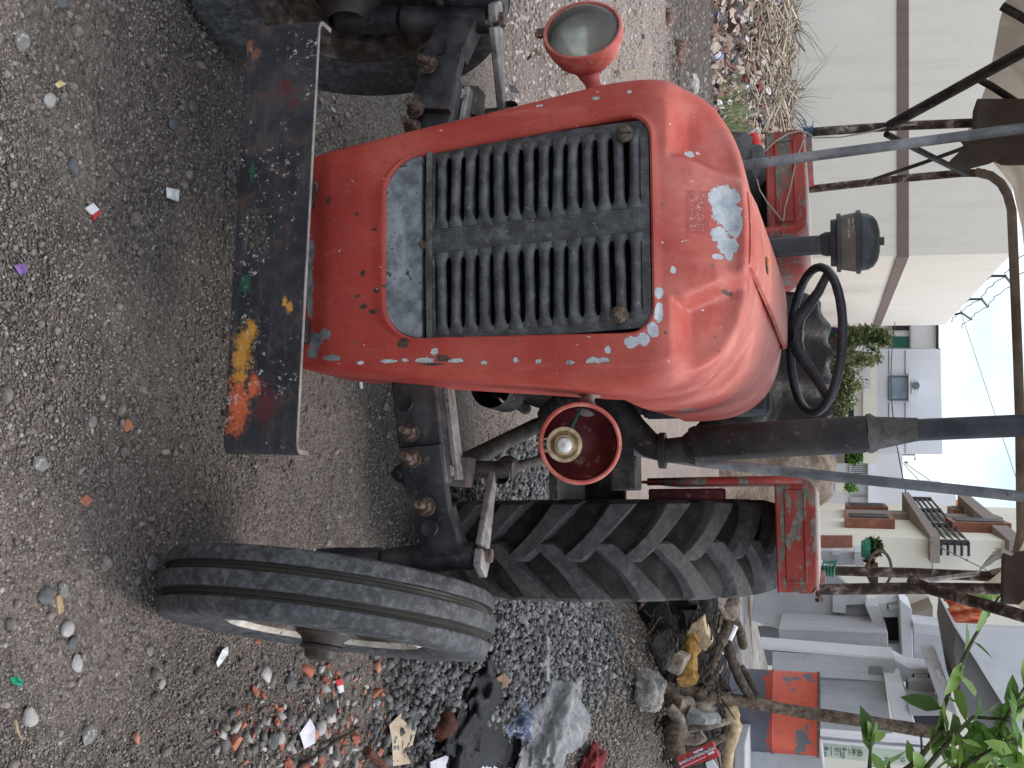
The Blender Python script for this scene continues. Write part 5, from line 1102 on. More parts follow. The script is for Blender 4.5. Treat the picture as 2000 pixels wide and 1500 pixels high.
for v0, u0, v1, u1 in ((1733, 1180, 1757, 1190), (1782, 1317, 1815, 1327), (1794, 1350, 1832, 1364)):
    Yv = 14.66 if u0 < 1200 else (13.17 if u0 < 1330 else 12.97); m = MB(); slab(m, [(v0, u0), (v0, u1), (v1, u1+1), (v1, u0+1)], Yv, .02); vb = wpart('vent_block', m, M['dark'], gc)
    m = MB()
    for k in range(1, 5): v = v0+(v1-v0)*k/5; m.tube([Wp(v, u0+1, y=Yv-.02), Wp(v+1, u1, y=Yv-.02)], .018, 6)
    wpart('vent_fins', m, M['greyledge'], vb)
for v, u in ((1832, 1308), (1840, 1320)):
    m = MB(); m.tube([Wp(v, u, y=12.3), Wp(v+6, u+18, y=12.3)], .022, 10); wpart('pipe_stub', m, M['white'], gc)
# paved apron and low slab
m = MB(); m.prism([Gp(1432, 1180), Gp(1478, 1110), Gp(1506, 1235), Gp(1500, 1330), Gp(1440, 1330)], (0, 0, -.05)); m.v = [(x, y, z+.03) for x, y, z in m.v]; tag(obj('pavement', m, M['paver']), kind='structure')
m = MB(); m.prism(poly_at([(1433, 1452), (1433, 1600), (1456, 1600), (1456, 1452)], 8.0), (0, .6, 0)); slab(m, [(1456, 1450), (1456, 1640), (1590, 1640), (1610, 1500), (1605, 1458)], 8.6, .2); tag(obj('low_wall', m, M['greywall'], bevel=.01), 'low grey cement wall at the right edge beside the drum', 'wall')
# pale green board with hand lettering behind the drum
bd = empty('board', tuple(Wp(1600, 1470, y=9.4))); tag(bd, 'pale green board with black handwritten marks standing behind the drum', 'board')
bpts = [(1600, 1449), (1600, 1478), (1740, 1492), (1835, 1500), (1835, 1468), (1740, 1462)]
m = MB(); slab(m, bpts, 9.4, .04); wpart('panel', m, M['mint'], bd)
m = MB(); slab(m, [(1600, 1445), (1600, 1450), (1740, 1463), (1830, 1469), (1838, 1462), (1740, 1457)], 9.36, .1); slab(m, [(1600, 1430), (1600, 1437), (1740, 1448), (1838, 1460), (1838, 1452), (1740, 1440)], 9.36, .1); wpart('frame', m, M['white'], bd)
m = MB()
ytx = 9.385; sv = (Wp(1601, 1470, y=ytx)-Wp(1600, 1470, y=ytx))[2]
for tx_, v, u, s_, ln in (('0', 1610, 1459, 8, 0), ('11', 1608, 1468, 7, 0), ('C', 1631, 1461, 7, 1), ('1', 1631, 1471, 5, 0), ('0', 1646, 1461, 7, 1), ('171', 1644, 1469, 6, 0), ('M', 1664, 1463, 7, 1), ('1', 1664, 1471, 6, 0), ('(5)', 1676, 1464, 8, 0), ('5', 1728, 1478, 7, 0), ('12', 1760, 1478, 7, 0), ('C', 1780, 1480, 7, 0)):
    p = Wp(v, u, y=ytx); text_mesh(m, tx_, s_*1.5*sv, p, (1, 0, 0), (0, 0, 1), .004)
for v, ua, ub in ((1601, 1455, 1474), (1623, 1458, 1476), (1641, 1460, 1478), (1658, 1462, 1474), (1795, 1478, 1496)): m.tube([Wp(v, ua, y=ytx-.003), Wp(v+1, ub, y=ytx-.003)], .0025, 4)
wpart('lettering', m, M['ink'], bd)
# --- soil heap and litter bank
m = MB(); pts = []
c0 = Wp(1600, 935, y=17.5); nr_, na_ = 14, 40; ctop = Wp(1622, 930, y=17.5)[2]
for i in range(nr_+1):
    for k in range(na_):
        t_ = i/nr_; a = 2*math.pi*k/na_; x, y = c0[0]-.1+1.15*t_*math.cos(a), 17.5+1.3*t_*math.sin(a)
        z = ctop*(1-sst((t_-.25)/.75))*(1 if t_ > 0 else 1)+.16*mnoise.noise(Vector((x*2.2, y*2.2, 1)))+.05*mnoise.noise(Vector((x*7, y*7, 5))); m.v.append((x, y, z-.03 if t_ < 1 else -.1)); m.a.append(0)
for i in range(nr_):
    for k in range(na_): m.f.append((i*na_+k, i*na_+(k+1) % na_, (i+1)*na_+(k+1) % na_, (i+1)*na_+k))
tag(obj('soil_heap', m, M['soil'], smooth=180), 'brown heap of dry soil in front of the low white house', 'soil heap')
def scraps(name, n, fn, size, mat, label, cat, thick=.15, seed=1, stick=False, rnd=None):
    r = random.Random(seed); m = MB()
    for _ in range(n):
        p = np.array(fn(r)); m.att = r.random() if rnd is None else rnd(r); s_ = r.uniform(*size)
        if stick:
            a = r.uniform(0, 6.3); e = r.gauss(.0, .3); d = np.array((math.cos(a)*math.cos(e), math.sin(a)*math.cos(e)*.7, math.sin(e)))*s_; w_ = s_*r.uniform(.018, .04)
            m.tube([p-d/2, p+np.array((0, 0, s_*r.gauss(0, .04))), p+d/2], [w_, w_*.9, w_*.5], 4, cap=False)
        else:
            Mx = rotm(r.random()*1e4, 1.1); u_, w_ = Mx[:, 0]*s_, Mx[:, 1]*s_*r.uniform(.4, 1); nn = Mx[:, 2]*s_*.25; k = [r.uniform(.6, 1.1) for _ in range(5)]
            m.add([p-u_*k[0]-w_*k[1], p+u_*k[1]-w_*k[2]+nn*.5, p+u_*k[3]+w_*.2, p+u_*k[2]*.3+w_*k[4]+nn, p-u_*k[4]+w_*k[3]], [(0, 1, 2), (0, 2, 3), (0, 3, 4)])
    return tag(obj(name, m, M[mat], smooth=0, fix=False), label, cat, kind='stuff')
def bank(v0, v1, u0, u1, hump=.35):
    def fn(r):
        v, u = r.uniform(v0, v1), r.uniform(u0, u1); p = Gp(v, u); 
        k = r.random(); return p+np.array((0, 0, .02+k*.05))
    return fn
def bankY(y0, y1, h0, h1, x0=-8.5, x1=-1.3):
    def fn(r):
        y = r.uniform(y0, y1); x = r.uniform(x0, x1); t_ = (y-y0)/(y1-y0); return np.array((x, y, terrain(x, y)+(h0+(h1-h0)*t_)*r.random()))
    return fn
scraps('litter_bank', 5200, bankY(15.2, 24.5, .05, .22), (.025, .085), 'litter', 'bank of rubbish and brick shards along the warehouse foot', 'litter', seed=3)
scraps('dry_stalks', 2600, bankY(18.5, 26.2, .08, .45), (.15, .75), 'drygrass', 'pale dry stalks heaped against the warehouse wall', 'dry stalks', seed=4, stick=True)
m = MB(); r = random.Random(77)
for _ in range(900):
    p = Gp(r.uniform(1300, 1400), r.uniform(-20, 330)); m.att = r.random(); m.stone(p, r.uniform(.008, .03)*(1, .8, .5)[0], r.randint(0, 30), 1, .4)
tag(obj('verge_stones', m, M['pebble'], smooth=0), 'little stones on the dark soil strip before the litter bank', 'stones', kind='stuff')
scraps('lane_litter', 70, bank(985, 1290, 0, 330), (.012, .04), 'litter', 'sparse bits of litter on the lane behind the left headlight', 'litter', seed=5)
m = MB(); r = random.Random(5)
for _ in range(700):
    v, u = r.uniform(1395, 1440), r.gauss(265, 50); p = Gp(v, u); a = r.uniform(0, 6.3); h = r.uniform(.08, .3); m.att = r.uniform(.3, 1)
    q = p+np.array((math.cos(a)*h*.5, math.sin(a)*h*.5, h)); m.add([p-np.array((.012, 0, 0)), p+np.array((.012, 0, 0)), q], [(0, 1, 2)])
tag(obj('grass_tufts', m, M['treeleaf'], smooth=0, fix=False), 'green grass tufts at the edge of the litter bank', 'grass', kind='stuff')
# dry weeds against the warehouse
for k, (v, u, lb) in enumerate(((1500, 200, 'dry brown weed leaning on the warehouse wall by the fender'), (1505, 30, 'dry weed at the warehouse foot near the top edge'))):
    r = random.Random(40+k); m = MB(); b = Wp(v, u, y=26.0); b[2] = terrain(b[0], 26)
    for _ in range(60):
        a = r.uniform(-1.4, 1.4); h = r.uniform(.25, 1.1)*r.uniform(.5, 1); p1 = b+np.array((math.sin(a)*h*.5, r.uniform(-.2, .2), h*.6)); p2 = b+np.array((math.sin(a)*h*1.2, r.uniform(-.3, .3), h)); m.tube([b, p1, p2+np.array((r.gauss(0, .12), 0, r.gauss(0, .12)))], [.005, .004, .002], 4, cap=False)
    tag(obj('dry_weed', m, M['twig'], smooth=0), lb, 'weed', 'dry weeds by the warehouse')

# ================================================================== TREES, SHRUB
def leafquad(m, p, d, n_, L_, W_):
    d = d/np.linalg.norm(d); s = np.cross(d, n_); s /= (np.linalg.norm(s)+1e-9); n2 = np.cross(s, d)
    m.add([p, p+d*L_*.35+s*W_*.5+n2*L_*.04, p+d*L_*.35-s*W_*.5+n2*L_*.04, p+d*L_*.72+s*W_*.36, p+d*L_*.72-s*W_*.36, p+d*L_-n2*L_*.08, p+d*L_*.38-n2*L_*.02, p+d*L_*.73-n2*L_*.05],
          [(0, 1, 6), (0, 6, 2), (1, 3, 7, 6), (6, 7, 4, 2), (3, 5, 7), (7, 5, 4)])
def bush(name, label, Y, blobs_, base, n, ls, mat='treeleaf', seed=1, cat='tree', bright=0):
    r = random.Random(seed); root = empty(name, tuple(Wp(1560, base, y=Y)[:2])+(0,)); tag(root, label, cat)
    m = MB(); tot = sum(b[2]*b[3] for b in blobs_); tr_ = MB(); bx = Wp(1560, base, y=Y); bx[2] = 0; small = cat != 'tree'
    if small: bx = Wp(min(b[0]-b[2] for b in blobs_), base, y=Y)
    for v, u, rv, ru in blobs_:
        c = Wp(v, u, y=Y); rz, rx = rv*Y/F, ru*Y/F; tr_.tube([bx, bx*.5+c*.5+np.array((.1, 0, 0)), c], [.02, .014, .006] if small else [.12, .08, .03], 6)
        for _ in range(int(n*rv*ru/tot)):
            while True:
                q = np.array([r.uniform(-1, 1) for _ in range(3)]); l = np.linalg.norm(q)
                if .25 < l < 1: break
            q *= (.55+.45*r.random()); p = c+q*np.array((rx, (rx+rz)*.5, rz)); cl_ = mnoise.noise(Vector(p)*1.7)
            if not small and cl_ < -.16: continue
            m.att = min(1, max(0, .42+.4*cl_+.25*q[2]*0+r.gauss(0, .2)+bright))
            d = np.array([r.gauss(0, 1), r.gauss(0, 1), r.gauss(-.1, .7)]); leafquad(m, p, d, np.array([r.gauss(0, .6), r.gauss(0, .6), 1]), r.uniform(*ls), r.uniform(*ls)*.5)
    o = obj('crown', m, M[mat], root, smooth=0, fix=False); obj('trunk', tr_, M['bark'], root)
    return root
bush('tree', 'dark green bushy tree beside the warehouse corner', 33, [(1690, 655, 42, 22), (1725, 662, 18, 22), (1655, 660, 30, 24), (1705, 690, 26, 20)], 665, 4200, (.07, .17), seed=1, bright=.06)
bush('tree', 'olive flowering tree spreading in front of the white house', 31, [(1660, 715, 48, 30), (1690, 705, 26, 18), (1652, 750, 44, 24), (1645, 785, 38, 22), (1640, 812, 26, 12), (1615, 730, 20, 40)], 745, 5600, (.055, .14), seed=2, bright=.22)
bush('bush', 'small green plant in the gateway by the blue truck', 33, [(1640, 815, 9, 8)], 815, 260, (.10, .22), mat='leaf', seed=3, cat='bush')
bush('bush', 'light green shrub at the corner of the low white house', 36, [(1672, 893, 8, 8), (1668, 897, 7, 6)], 893, 260, (.10, .24), mat='leaf', seed=4, cat='bush')
bush('bush', 'thin green shrub growing against the barred window', 36, [(1662, 951, 12, 10)], 951, 260, (.08, .18), mat='leaf', seed=6, cat='bush')
fl = bush('potted_plant', 'pink and orange flowering potted plant on the cement wall', 14.8, [(1704, 1066, 14, 16), (1714, 1074, 8, 12), (1700, 1098, 8, 8)], 1080, 700, (.05, .10), mat='flower', seed=7, cat='plant')
m = MB(); c = Wp(1682, 1072, y=14.8); m.lathe([(0, .09), (.05, .12), (.10, .13), (.10, .11)], c, (0, 0, 1), 20); wpart('pot', m, M['greencloth'], fl)
hp_ = MB(); c = Wp(1718, 1112, y=14.6); q = [c+np.array((math.cos(a)*.21, 0.05*math.sin(a), math.sin(a)*.13)) for a in np.linspace(0, 6.283, 33)]; hp_.tube(q, .018, 8); hp_.lathe([(0, .05), (.06, .11), (.12, .13)], c-np.array((-.05, 0, .14)), (0, 0, 1), 18); tag(obj('basket', hp_, M['rusty']), 'rusty round hoop basket on the cement wall behind the canopy post', 'basket')
m = MB(); c = Wp(1886, 1200, y=17.6)
m.loft([[c+np.array(((u-.5)*.34, .06*math.sin(u*14+k), (k-2)*.12+.04*math.sin(u*9)-.25*(u-.4)**2)) for u in np.linspace(0, 1, 16)] for k in range(5)], closed=False); o = tag(obj('cloth', m, M['orangecloth']), 'orange and red patterned cloth hung over the house eave', 'cloth'); mo = o.modifiers.new('solid', 'SOLIDIFY'); mo.thickness = .03
# leafy shrub close by at the right edge
sh = empty('shrub', (1.95, 4.3, 0)); tag(sh, 'leafy green shrub reaching in from the right over the drum', 'shrub')
Ys = 4.25; r = random.Random(12)
stems = [[(1690, 1560), (1745, 1520), (1790, 1488), (1836, 1430), (1840, 1392), (1858, 1340), (1880, 1290), (1900, 1250), (1935, 1190), (1958, 1155)],
         [(1760, 1560), (1800, 1510), (1860, 1440), (1900, 1400), (1960, 1405), (2010, 1370)],
         [(1836, 1430), (1876, 1450), (1915, 1440), (1950, 1425), (1985, 1368), (2010, 1330)],
         [(1690, 1560), (1698, 1505), (1700, 1470), (1700, 1445)], [(1850, 1510), (1910, 1480), (1960, 1450), (2010, 1440)], [(1850, 1560), (1930, 1505), (2000, 1480)]]
ms = MB(); ml = MB()
base = np.array((1.95, 4.35, 0.0))
for si, st in enumerate(stems):
    P_ = [Wp(v, u, y=Ys+.06*math.sin(i*1.7+si*2)) for i, (v, u) in enumerate(st)]
    full = ([base+np.array((.05*si, .03*si, 0)), base*.5+P_[0]*.5+np.array((.05, 0, .05))] if st[0][1] >= 1500 else [])+P_
    nn = len(full); ms.tube(full, [.011*(1-.75*i/(nn-1))+.0015 for i in range(nn)], 8)
    for i in range(len(P_)-1):
        a, b = P_[i], P_[i+1]; ln = np.linalg.norm(b-a); cnt = max(1, int(ln/.034)) if si != 3 else 1
        for k in range(cnt):
            if si == 0 and 1 < i < 4 and r.random() < .3: continue
            p = a+(b-a)*(k+r.random())/cnt; d = (b-a)/ln*.5+np.array((r.gauss(0, .75), r.gauss(0, .6), r.gauss(.15, .6))); ml.att = min(1, max(0, r.gauss(.5, .24)))
            L_ = r.uniform(.08, .14); leafquad(ml, p, d, np.array((r.gauss(0, .7), r.gauss(-.5, .6), 1)), L_, L_*.45)
    tip = P_[-1]; dd = P_[-1]-P_[-2]; dd /= np.linalg.norm(dd)
    for k in range(6):
        ml.att = r.uniform(.5, 1); L_ = r.uniform(.06, .11); leafquad(ml, tip, dd+np.array((r.gauss(0, .6), r.gauss(0, .6), r.gauss(.2, .5))), np.array((r.gauss(0, .6), -.5, 1)), L_, L_*.42)
for (v, u) in ((1700, 1436), (1712, 1486), (1690, 1430)): 
    ml.att = .55; leafquad(ml, Wp(1700, 1468, y=Ys), Wp(v, u, y=Ys)-Wp(1700, 1468, y=Ys), np.array((0, -1, .3)), .10, .034)
for _ in range(105):
    v, u = r.uniform(1830, 2010), r.uniform(1395, 1530)
    if (v-1830)*.55+(u-1395) < 55: continue
    p = Wp(v, u, y=Ys+r.gauss(.05, .1)); ml.att = min(1, max(0, r.gauss(.45, .25))); L_ = r.uniform(.065, .115); leafquad(ml, p, np.array((r.gauss(0, 1), r.gauss(-.3, .6), r.gauss(.1, .8))), np.array((r.gauss(0, .5), -.6, 1)), L_, L_*.42)
obj('stem', ms, M['twig'], sh); obj('foliage', ml, M['leaf'], sh, smooth=60, fix=False)

# ================================================================== DRUM, FIREWOOD, LITTER NEAR THE TRACTOR
YD = 8.75; dc = Wp(1520, 1391, y=YD); zt_ = Wp(1600, 1391, y=YD)[2]; zb_ = zt_-.88; rd = .285
dr = empty('oil_drum', (dc[0], YD, zb_)); tag(dr, 'dented red oil drum with bare grey patches behind the firewood', 'drum')
m = MB(); m.lathe([(0, 0), (0, rd), (.012, rd+.005), (.03, rd), (.27, rd), (.283, rd+.009), (.296, rd), (.56, rd), (.573, rd+.009), (.586, rd), (.85, rd), (.866, rd+.004), (.88, rd+.005), (.88, rd-.012), (.862, rd-.014), (.862, .0)], (dc[0], YD, zb_), (0, 0, 1), 64)
obj('shell', m, M['drum'], dr, smooth=35)
m = MB(); m.lathe([(.868, rd+.003), (.874, rd+.009), (.884, rd+.008), (.885, rd-.006)], (dc[0], YD, zb_), (0, 0, 1), 64); obj('rim', m, M['rusty'], dr)
def log(pts, r_, mat, label, Y=None, seed=0, name='log', cat='firewood', group='firewood pile', n=12, ends=True, knob=.18, lift=None):
    """a piece of wood along picture points lying at given depths"""
    P_ = [np.array(p) for p in pts]; Q = []
    for a, b in zip(P_[:-1], P_[1:]):
        for t_ in np.linspace(0, 1, 5)[:-1]: Q.append(a+(b-a)*t_)
    Q.append(P_[-1]); rs = r_ if isinstance(r_, (list, tuple)) else (r_, r_)
    m = MB(); k = len(Q)
    m.tube(Q, [(rs[0]+(rs[1]-rs[0])*i/(k-1))*(1+knob*mnoise.noise(Vector((i*.9, seed, 0)))) for i in range(k)], n)
    for i, v in enumerate(m.v): m.v[i] = tuple(np.array(v)+rs[0]*knob*.6*np.array(mnoise.noise_vector(Vector(v)*14+Vector((seed, 0, 0)))))
    o = obj(name, m, M[mat], smooth=35); tag(o, label, cat, group); return o
def w(v, u, Y): return Wp(v, u, y=Y)
log([w(1268, 1335, 7.0), w(1310, 1345, 7.2), w(1420, 1364, 7.5), w(1560, 1390, 7.8), w(1700, 1410, 7.9), w(1836, 1432, 8.0)], (.034, .040), 'bark', 'long bare pole leaning up across the drum', seed=1, name='wooden_pole', cat='pole', group=None, knob=.12, n=14)
log([w(1335, 1168, 7.3), w(1372, 1172, 7.4), w(1376, 1208, 7.3), w(1330, 1210, 7.2)], .055, 'charred', 'charred black log beside the rear tyre', seed=2)
o = log([w(1312, 1172, 7.4), w(1345, 1176, 7.4), w(1388, 1180, 7.5)], (.085, .085), 'charred', 'thick burnt stump behind the charred log', seed=3, n=16)
log([w(1378, 1178, 7.6), w(1402, 1190, 7.6), w(1408, 1215, 7.5)], .045, 'greywood', 'short pale split log above the burnt stump', seed=31)
log([w(1342, 1332, 6.8), w(1345, 1290, 6.9), w(1352, 1250, 7.0), w(1362, 1244, 7.0)], (.058, .036), 'ochre', 'ochre split log lying upright in the firewood', seed=4, n=10, knob=.5)
m = MB(); m.prism([w(1340, 1240, 7.15), w(1346, 1225, 7.15), w(1372, 1206, 7.15), w(1382, 1236, 7.15), w(1390, 1256, 7.15), w(1378, 1272, 7.15), w(1360, 1262, 7.15)], (0, .12, 0)); m.v = [tuple(np.array(v)+.012*np.array(mnoise.noise_vector(Vector(v)*12))) for v in m.v]
tag(obj('log', m, M['paleend'], smooth=0, bevel=.006), 'freshly split pale block with jagged top', 'firewood', 'firewood pile')
m = MB(); m.prism([w(1300, 1310, 6.7), w(1316, 1278, 6.7), w(1338, 1288, 6.7), w(1326, 1322, 6.7)], (0, .14, .02)); tag(obj('log', m, M['greywood'], smooth=0, bevel=.01), 'squared wood offcut with a pale sawn end by the ochre log', 'firewood', 'firewood pile')
log([w(1385, 1312, 7.3), w(1402, 1270, 7.3), w(1418, 1232, 7.4), w(1424, 1212, 7.4)], (.026, .036), 'bark', 'slanting branch running up to the rear tyre', seed=6)
log([w(1408, 1274, 7.5), w(1418, 1262, 7.5), w(1432, 1232, 7.6), w(1436, 1222, 7.6)], (.018, .02), 'whitepaper', 'white peeled stick beside the slanting branch', seed=7, knob=.05)
log([w(1418, 1254, 7.4), w(1430, 1290, 7.4), w(1446, 1330, 7.5), w(1466, 1362, 7.6)], (.034, .028), 'darkbark', 'dark branch lying towards the drum top edge', seed=8)
log([w(1446, 1302, 7.7), w(1464, 1330, 7.7), w(1478, 1358, 7.8)], (.024, .022), 'darkbark', 'shorter dark branch resting on the drum side', seed=9)
log([w(1306, 1382, 6.9), w(1326, 1402, 6.9), w(1330, 1424, 6.9), w(1340, 1444, 6.9), w(1360, 1446, 6.9), w(1374, 1436, 6.9)], (.034, .030), 'greywood', 'crooked bleached branch bent like a knee', seed=10)
log([w(1338, 1412, 7.2), w(1362, 1388, 7.2), w(1388, 1376, 7.3)], (.060, .045), 'greywood', 'short thick grey log behind the crooked branch', seed=11)
log([w(1346, 1424, 7.1), w(1382, 1420, 7.1), w(1424, 1408, 7.2)], (.022, .018), 'greywood', 'straight grey stick across the log pile', seed=12)
log([w(1320, 1478, 6.6), w(1318, 1450, 6.6), w(1314, 1432, 6.7)], (.055, .05), 'bark', 'thick sawn log with a round face beside the red carton', seed=13, n=16)
log([w(1424, 1378, 7.6), w(1436, 1420, 7.6), w(1424, 1460, 7.5), w(1420, 1500, 7.5)], (.05, .03), 'paleend', 'curved tan branch hooked in front of the drum', seed=14)
log([w(1402, 1462, 7.4), w(1418, 1420, 7.4), w(1414, 1388, 7.4)], (.018, .014), 'darkbark', 'thin dark stick beside the curved tan branch', seed=15)
log([w(1318, 1366, 7.1), w(1330, 1380, 7.0), w(1344, 1376, 7.1)], .05, 'greywood', 'stubby grey log end under the long pole', seed=16)
log([w(1296, 1355, 7.3), w(1312, 1300, 7.4), w(1320, 1240, 7.5)], (.03, .024), 'darkbark', 'dark stick half buried under the ochre log', seed=17)
log([w(1372, 1344, 7.5), w(1398, 1330, 7.6), w(1420, 1345, 7.6), w(1432, 1372, 7.7)], (.035, .02), 'darkbark', 'twisted dark root between the long pole and the dark branch', seed=18, knob=.4)
log([w(1344, 1392, 7.0), w(1372, 1404, 7.0), w(1398, 1402, 7.1)], (.045, .035), 'plank', 'split grey log with a flat face right of the long pole', seed=19, n=7, knob=.3)
log([w(1352, 1462, 7.0), w(1384, 1456, 7.0), w(1412, 1440, 7.1)], (.028, .02), 'bark', 'brown branch just above the red carton', seed=20)
log([w(1300, 1408, 7.1), w(1308, 1430, 7.0), w(1306, 1452, 7.0)], (.035, .028), 'darkbark', 'dark short branch at the front foot of the woodpile', seed=21)
log([w(1408, 1300, 7.6), w(1392, 1330, 7.5), w(1380, 1352, 7.4)], (.02, .026), 'greywood', 'thin pale branch crossing behind the long pole', seed=22)
log([w(1430, 1205, 7.9), w(1446, 1232, 7.9), w(1452, 1262, 8.0)], (.03, .03), 'bark', 'brown log at the far back of the woodpile near the pavement', seed=23)
log([w(1396, 1222, 7.7), w(1424, 1200, 7.7), w(1434, 1180, 7.8)], (.05, .045), 'greywood', 'thick grey root beside the rear tyre top', seed=24, knob=.4)
m = MB(); r = random.Random(9)
for _ in range(420):
    p = w(r.uniform(1285, 1440), r.uniform(1190, 1490), r.uniform(7.1, 7.7)); p[2] = max(terrain(p[0], p[1])+.02, p[2]-.08); a = r.uniform(0, 6.3); L_ = r.uniform(.04, .16); d = np.array((math.cos(a), math.sin(a), r.gauss(0, .4)))*L_; m.tube([p, p+d], [.007, .003], 5)
tag(obj('kindling', m, M['darkbark'], smooth=30), 'tangle of thin dark twigs filling the firewood pile', 'kindling', kind='stuff')
m = MB(); c = Gp(1330, 1335); m.stone((c[0]-.1, 7.95, terrain(c[0], 7.9)-.02), (.85, .36, .30), 8, 3, .4, np.eye(3)); tag(obj('ash_heap', m, M['charred']), 'dark ash heap under the firewood', 'ash heap')
# stones, bricks
def rock(v, u, r_, mat, label, seed, cat='stone', group=None, name='stone', lvl=3, flat=.6, sink=.25, roughn=.35):
    p = Gp(v, u); m = MB(); Mx = rotz(seed*1.7)
    m.stone(p+np.array((0, 0, r_*flat*(1-sink*2))), (r_, r_*.8, r_*flat), seed, lvl, roughn, Mx); return tag(obj(name, m, M[mat], smooth=55 if mat != 'brick' else 25), label, cat, group)
rock(1240, 1352, .125, 'rock', 'rough grey boulder in front of the long pole', 3, 'boulder', name='boulder', flat=.72, lvl=4, sink=.05, roughn=.5)
def chunk(v, u, sz, mat, label, seed, lift=0, group=None, name='brick_piece', cat='brick', tilt=.5):
    p = Gp(v, u); m = MB(); Mx = rotm(seed, tilt); m.box(p+np.array((0, 0, sz[2]*.35+lift)), sz, Mx, taper=.8)
    r = random.Random(seed); m.v = [tuple(np.array(q)+np.array([r.gauss(0, 1) for _ in range(3)])*min(sz)*.16) for q in m.v]
    return tag(obj(name, m, M[mat], smooth=0, bevel=min(sz)*.12), label, cat, group)
chunk(1252, 1195, (.26, .11, .09), 'oldbrick', 'long soot stained brick beside the rear tyre', 1)
chunk(1290, 1225, (.12, .10, .09), 'oldbrick', 'small mottled brick end above the crushed stone', 2, .03)
chunk(1300, 1250, (.10, .08, .07), 'palerock', 'little pale brick bit next to the squared offcut', 3, .05)
chunk(1322, 1262, (.13, .11, .10), 'oldbrick', 'rounded pinkish brick lump under the split block', 4, .08)
rock(1275, 1270, .13, 'darkrock', 'dark sooty stone lump left of the squared offcut', 5, flat=.7, sink=.1)
bk = [(620, 1010+0, None)]
bg_ = 'broken brick bits by the front wheel'
for i, (v, u, s, lb) in enumerate(((455, 1448, .040, 'largest orange brick fragment lying alone at the lower left of the rubble'), (472, 1416, .022, 'small red brick chip just above the largest fragment'), (494, 1350, .030, 'flat salmon brick flake at the left end of the rubble'),
    (542, 1388, .030, 'two tone brick shard beside the grey slab stone'), (537, 1408, .026, 'bent orange brick shard over the bag scrap'), (633, 1328, .026, 'pale pink brick bit beside the red and white wrapper'), (640, 1298, .018, 'narrow brick chip below the wheel hub'),
    (502, 1252, .016, 'square orange brick chip under the tyre edge'), (688, 1438, .036, 'upright salmon brick piece near the torn cardboard'), (560, 1492, .036, 'long brick sliver at the bottom edge of the photo'), (620, 1490, .040, 'dull orange brick lump at the bottom edge'),
    (620, 1455, .022, 'thin brick splinter beside the violet wrapper'), (718, 1462, .024, 'dark red brick bit on the cardboard'), (165, 978, .022, 'lone orange brick flake on the bare dirt between bumper and wheel'), (245, 830, .024, 'salmon brick chip under the bumper end')), 0):
    chunk(v, u, (s, s*.72, s*.5), 'brick', lb, 20+i, group=bg_ if i < 13 else None, name='brick_fragment', tilt=.8)
for i, (v, u, s, mt, lb) in enumerate(((86, 1162, .022, 'darkrock', 'smooth dark stone on the left beside the tan wood chip'), (120, 1152, .017, 'rock', 'grey stone half buried next to the dark smooth one'), (128, 1228, .019, 'palerock', 'rounded pale grey stone below the tan wood chip'), (147, 1295, .018, 'palerock', 'angular whitish stone below the slate pair'), (137, 1255, .016, 'darkrock', 'blue grey slate piece above the whitish stone'),
    (55, 1400, .022, 'palerock', 'pitted pale stone near the bottom left corner'), (170, 1432, .022, 'rock', 'long grey stone near the bottom left'), (290, 1270, .014, 'rock', 'slim grey stone pointing at the tyre'), (313, 1335, .014, 'palerock', 'cream knobbly stone right of the slim stone'), (295, 1100, .020, 'darkrock', 'dark round stone touching the tyre tread'), (562, 1330, .024, 'darkrock', 'flat dark slate by the wheel hub'), (622, 1420, .030, 'palerock', 'pale angular slab in the brick rubble'),
    (530, 1445, .026, 'darkrock', 'blue grey stone under the violet wrapper'), (545, 1440, .022, 'palerock', 'pale stone beside the blue grey one'), (140, 325, .018, 'darkrock', 'blue stone lying on the dirt left of the bumper'), (93, 195, .017, 'palerock', 'light oval stone at the upper left'), (38, 82, .022, 'rock', 'brownish stone near the top left corner'), (118, 3, .018, 'darkrock', 'dark stone cut by the top edge'), (335, 243, .015, 'darkrock', 'olive grey pebble stone left of the bumper'), (375, 208, .018, 'darkrock', 'dark oblong stone near the left tyre'), (446, 340, .016, 'darkrock', 'grey stone tucked against the bumper'), (178, 825, .014, 'rock', 'lone grey stone in line with the bumper end'), (75, 905, .020, 'rock', 'flat brown grey stone at the left middle'), (310, 1140, .014, 'rock', 'small stone beside the tyre foot'))):
    rock(v, u, s, mt, lb, 60+i, lvl=2, flat=.55, sink=.3)
# stones on the lane behind the left lamp
rock(1322, 102, .13, 'oldbrick', 'red and grey broken brick on the lane under the warehouse', 91, 'brick', name='brick_piece', flat=.5); rock(1302, 36, .09, 'oldbrick', 'smaller brown stone on the lane near the top edge', 92, flat=.5); rock(1352, 165, .12, 'palerock', 'whitish stone on the dark strip before the litter', 93, flat=.4)
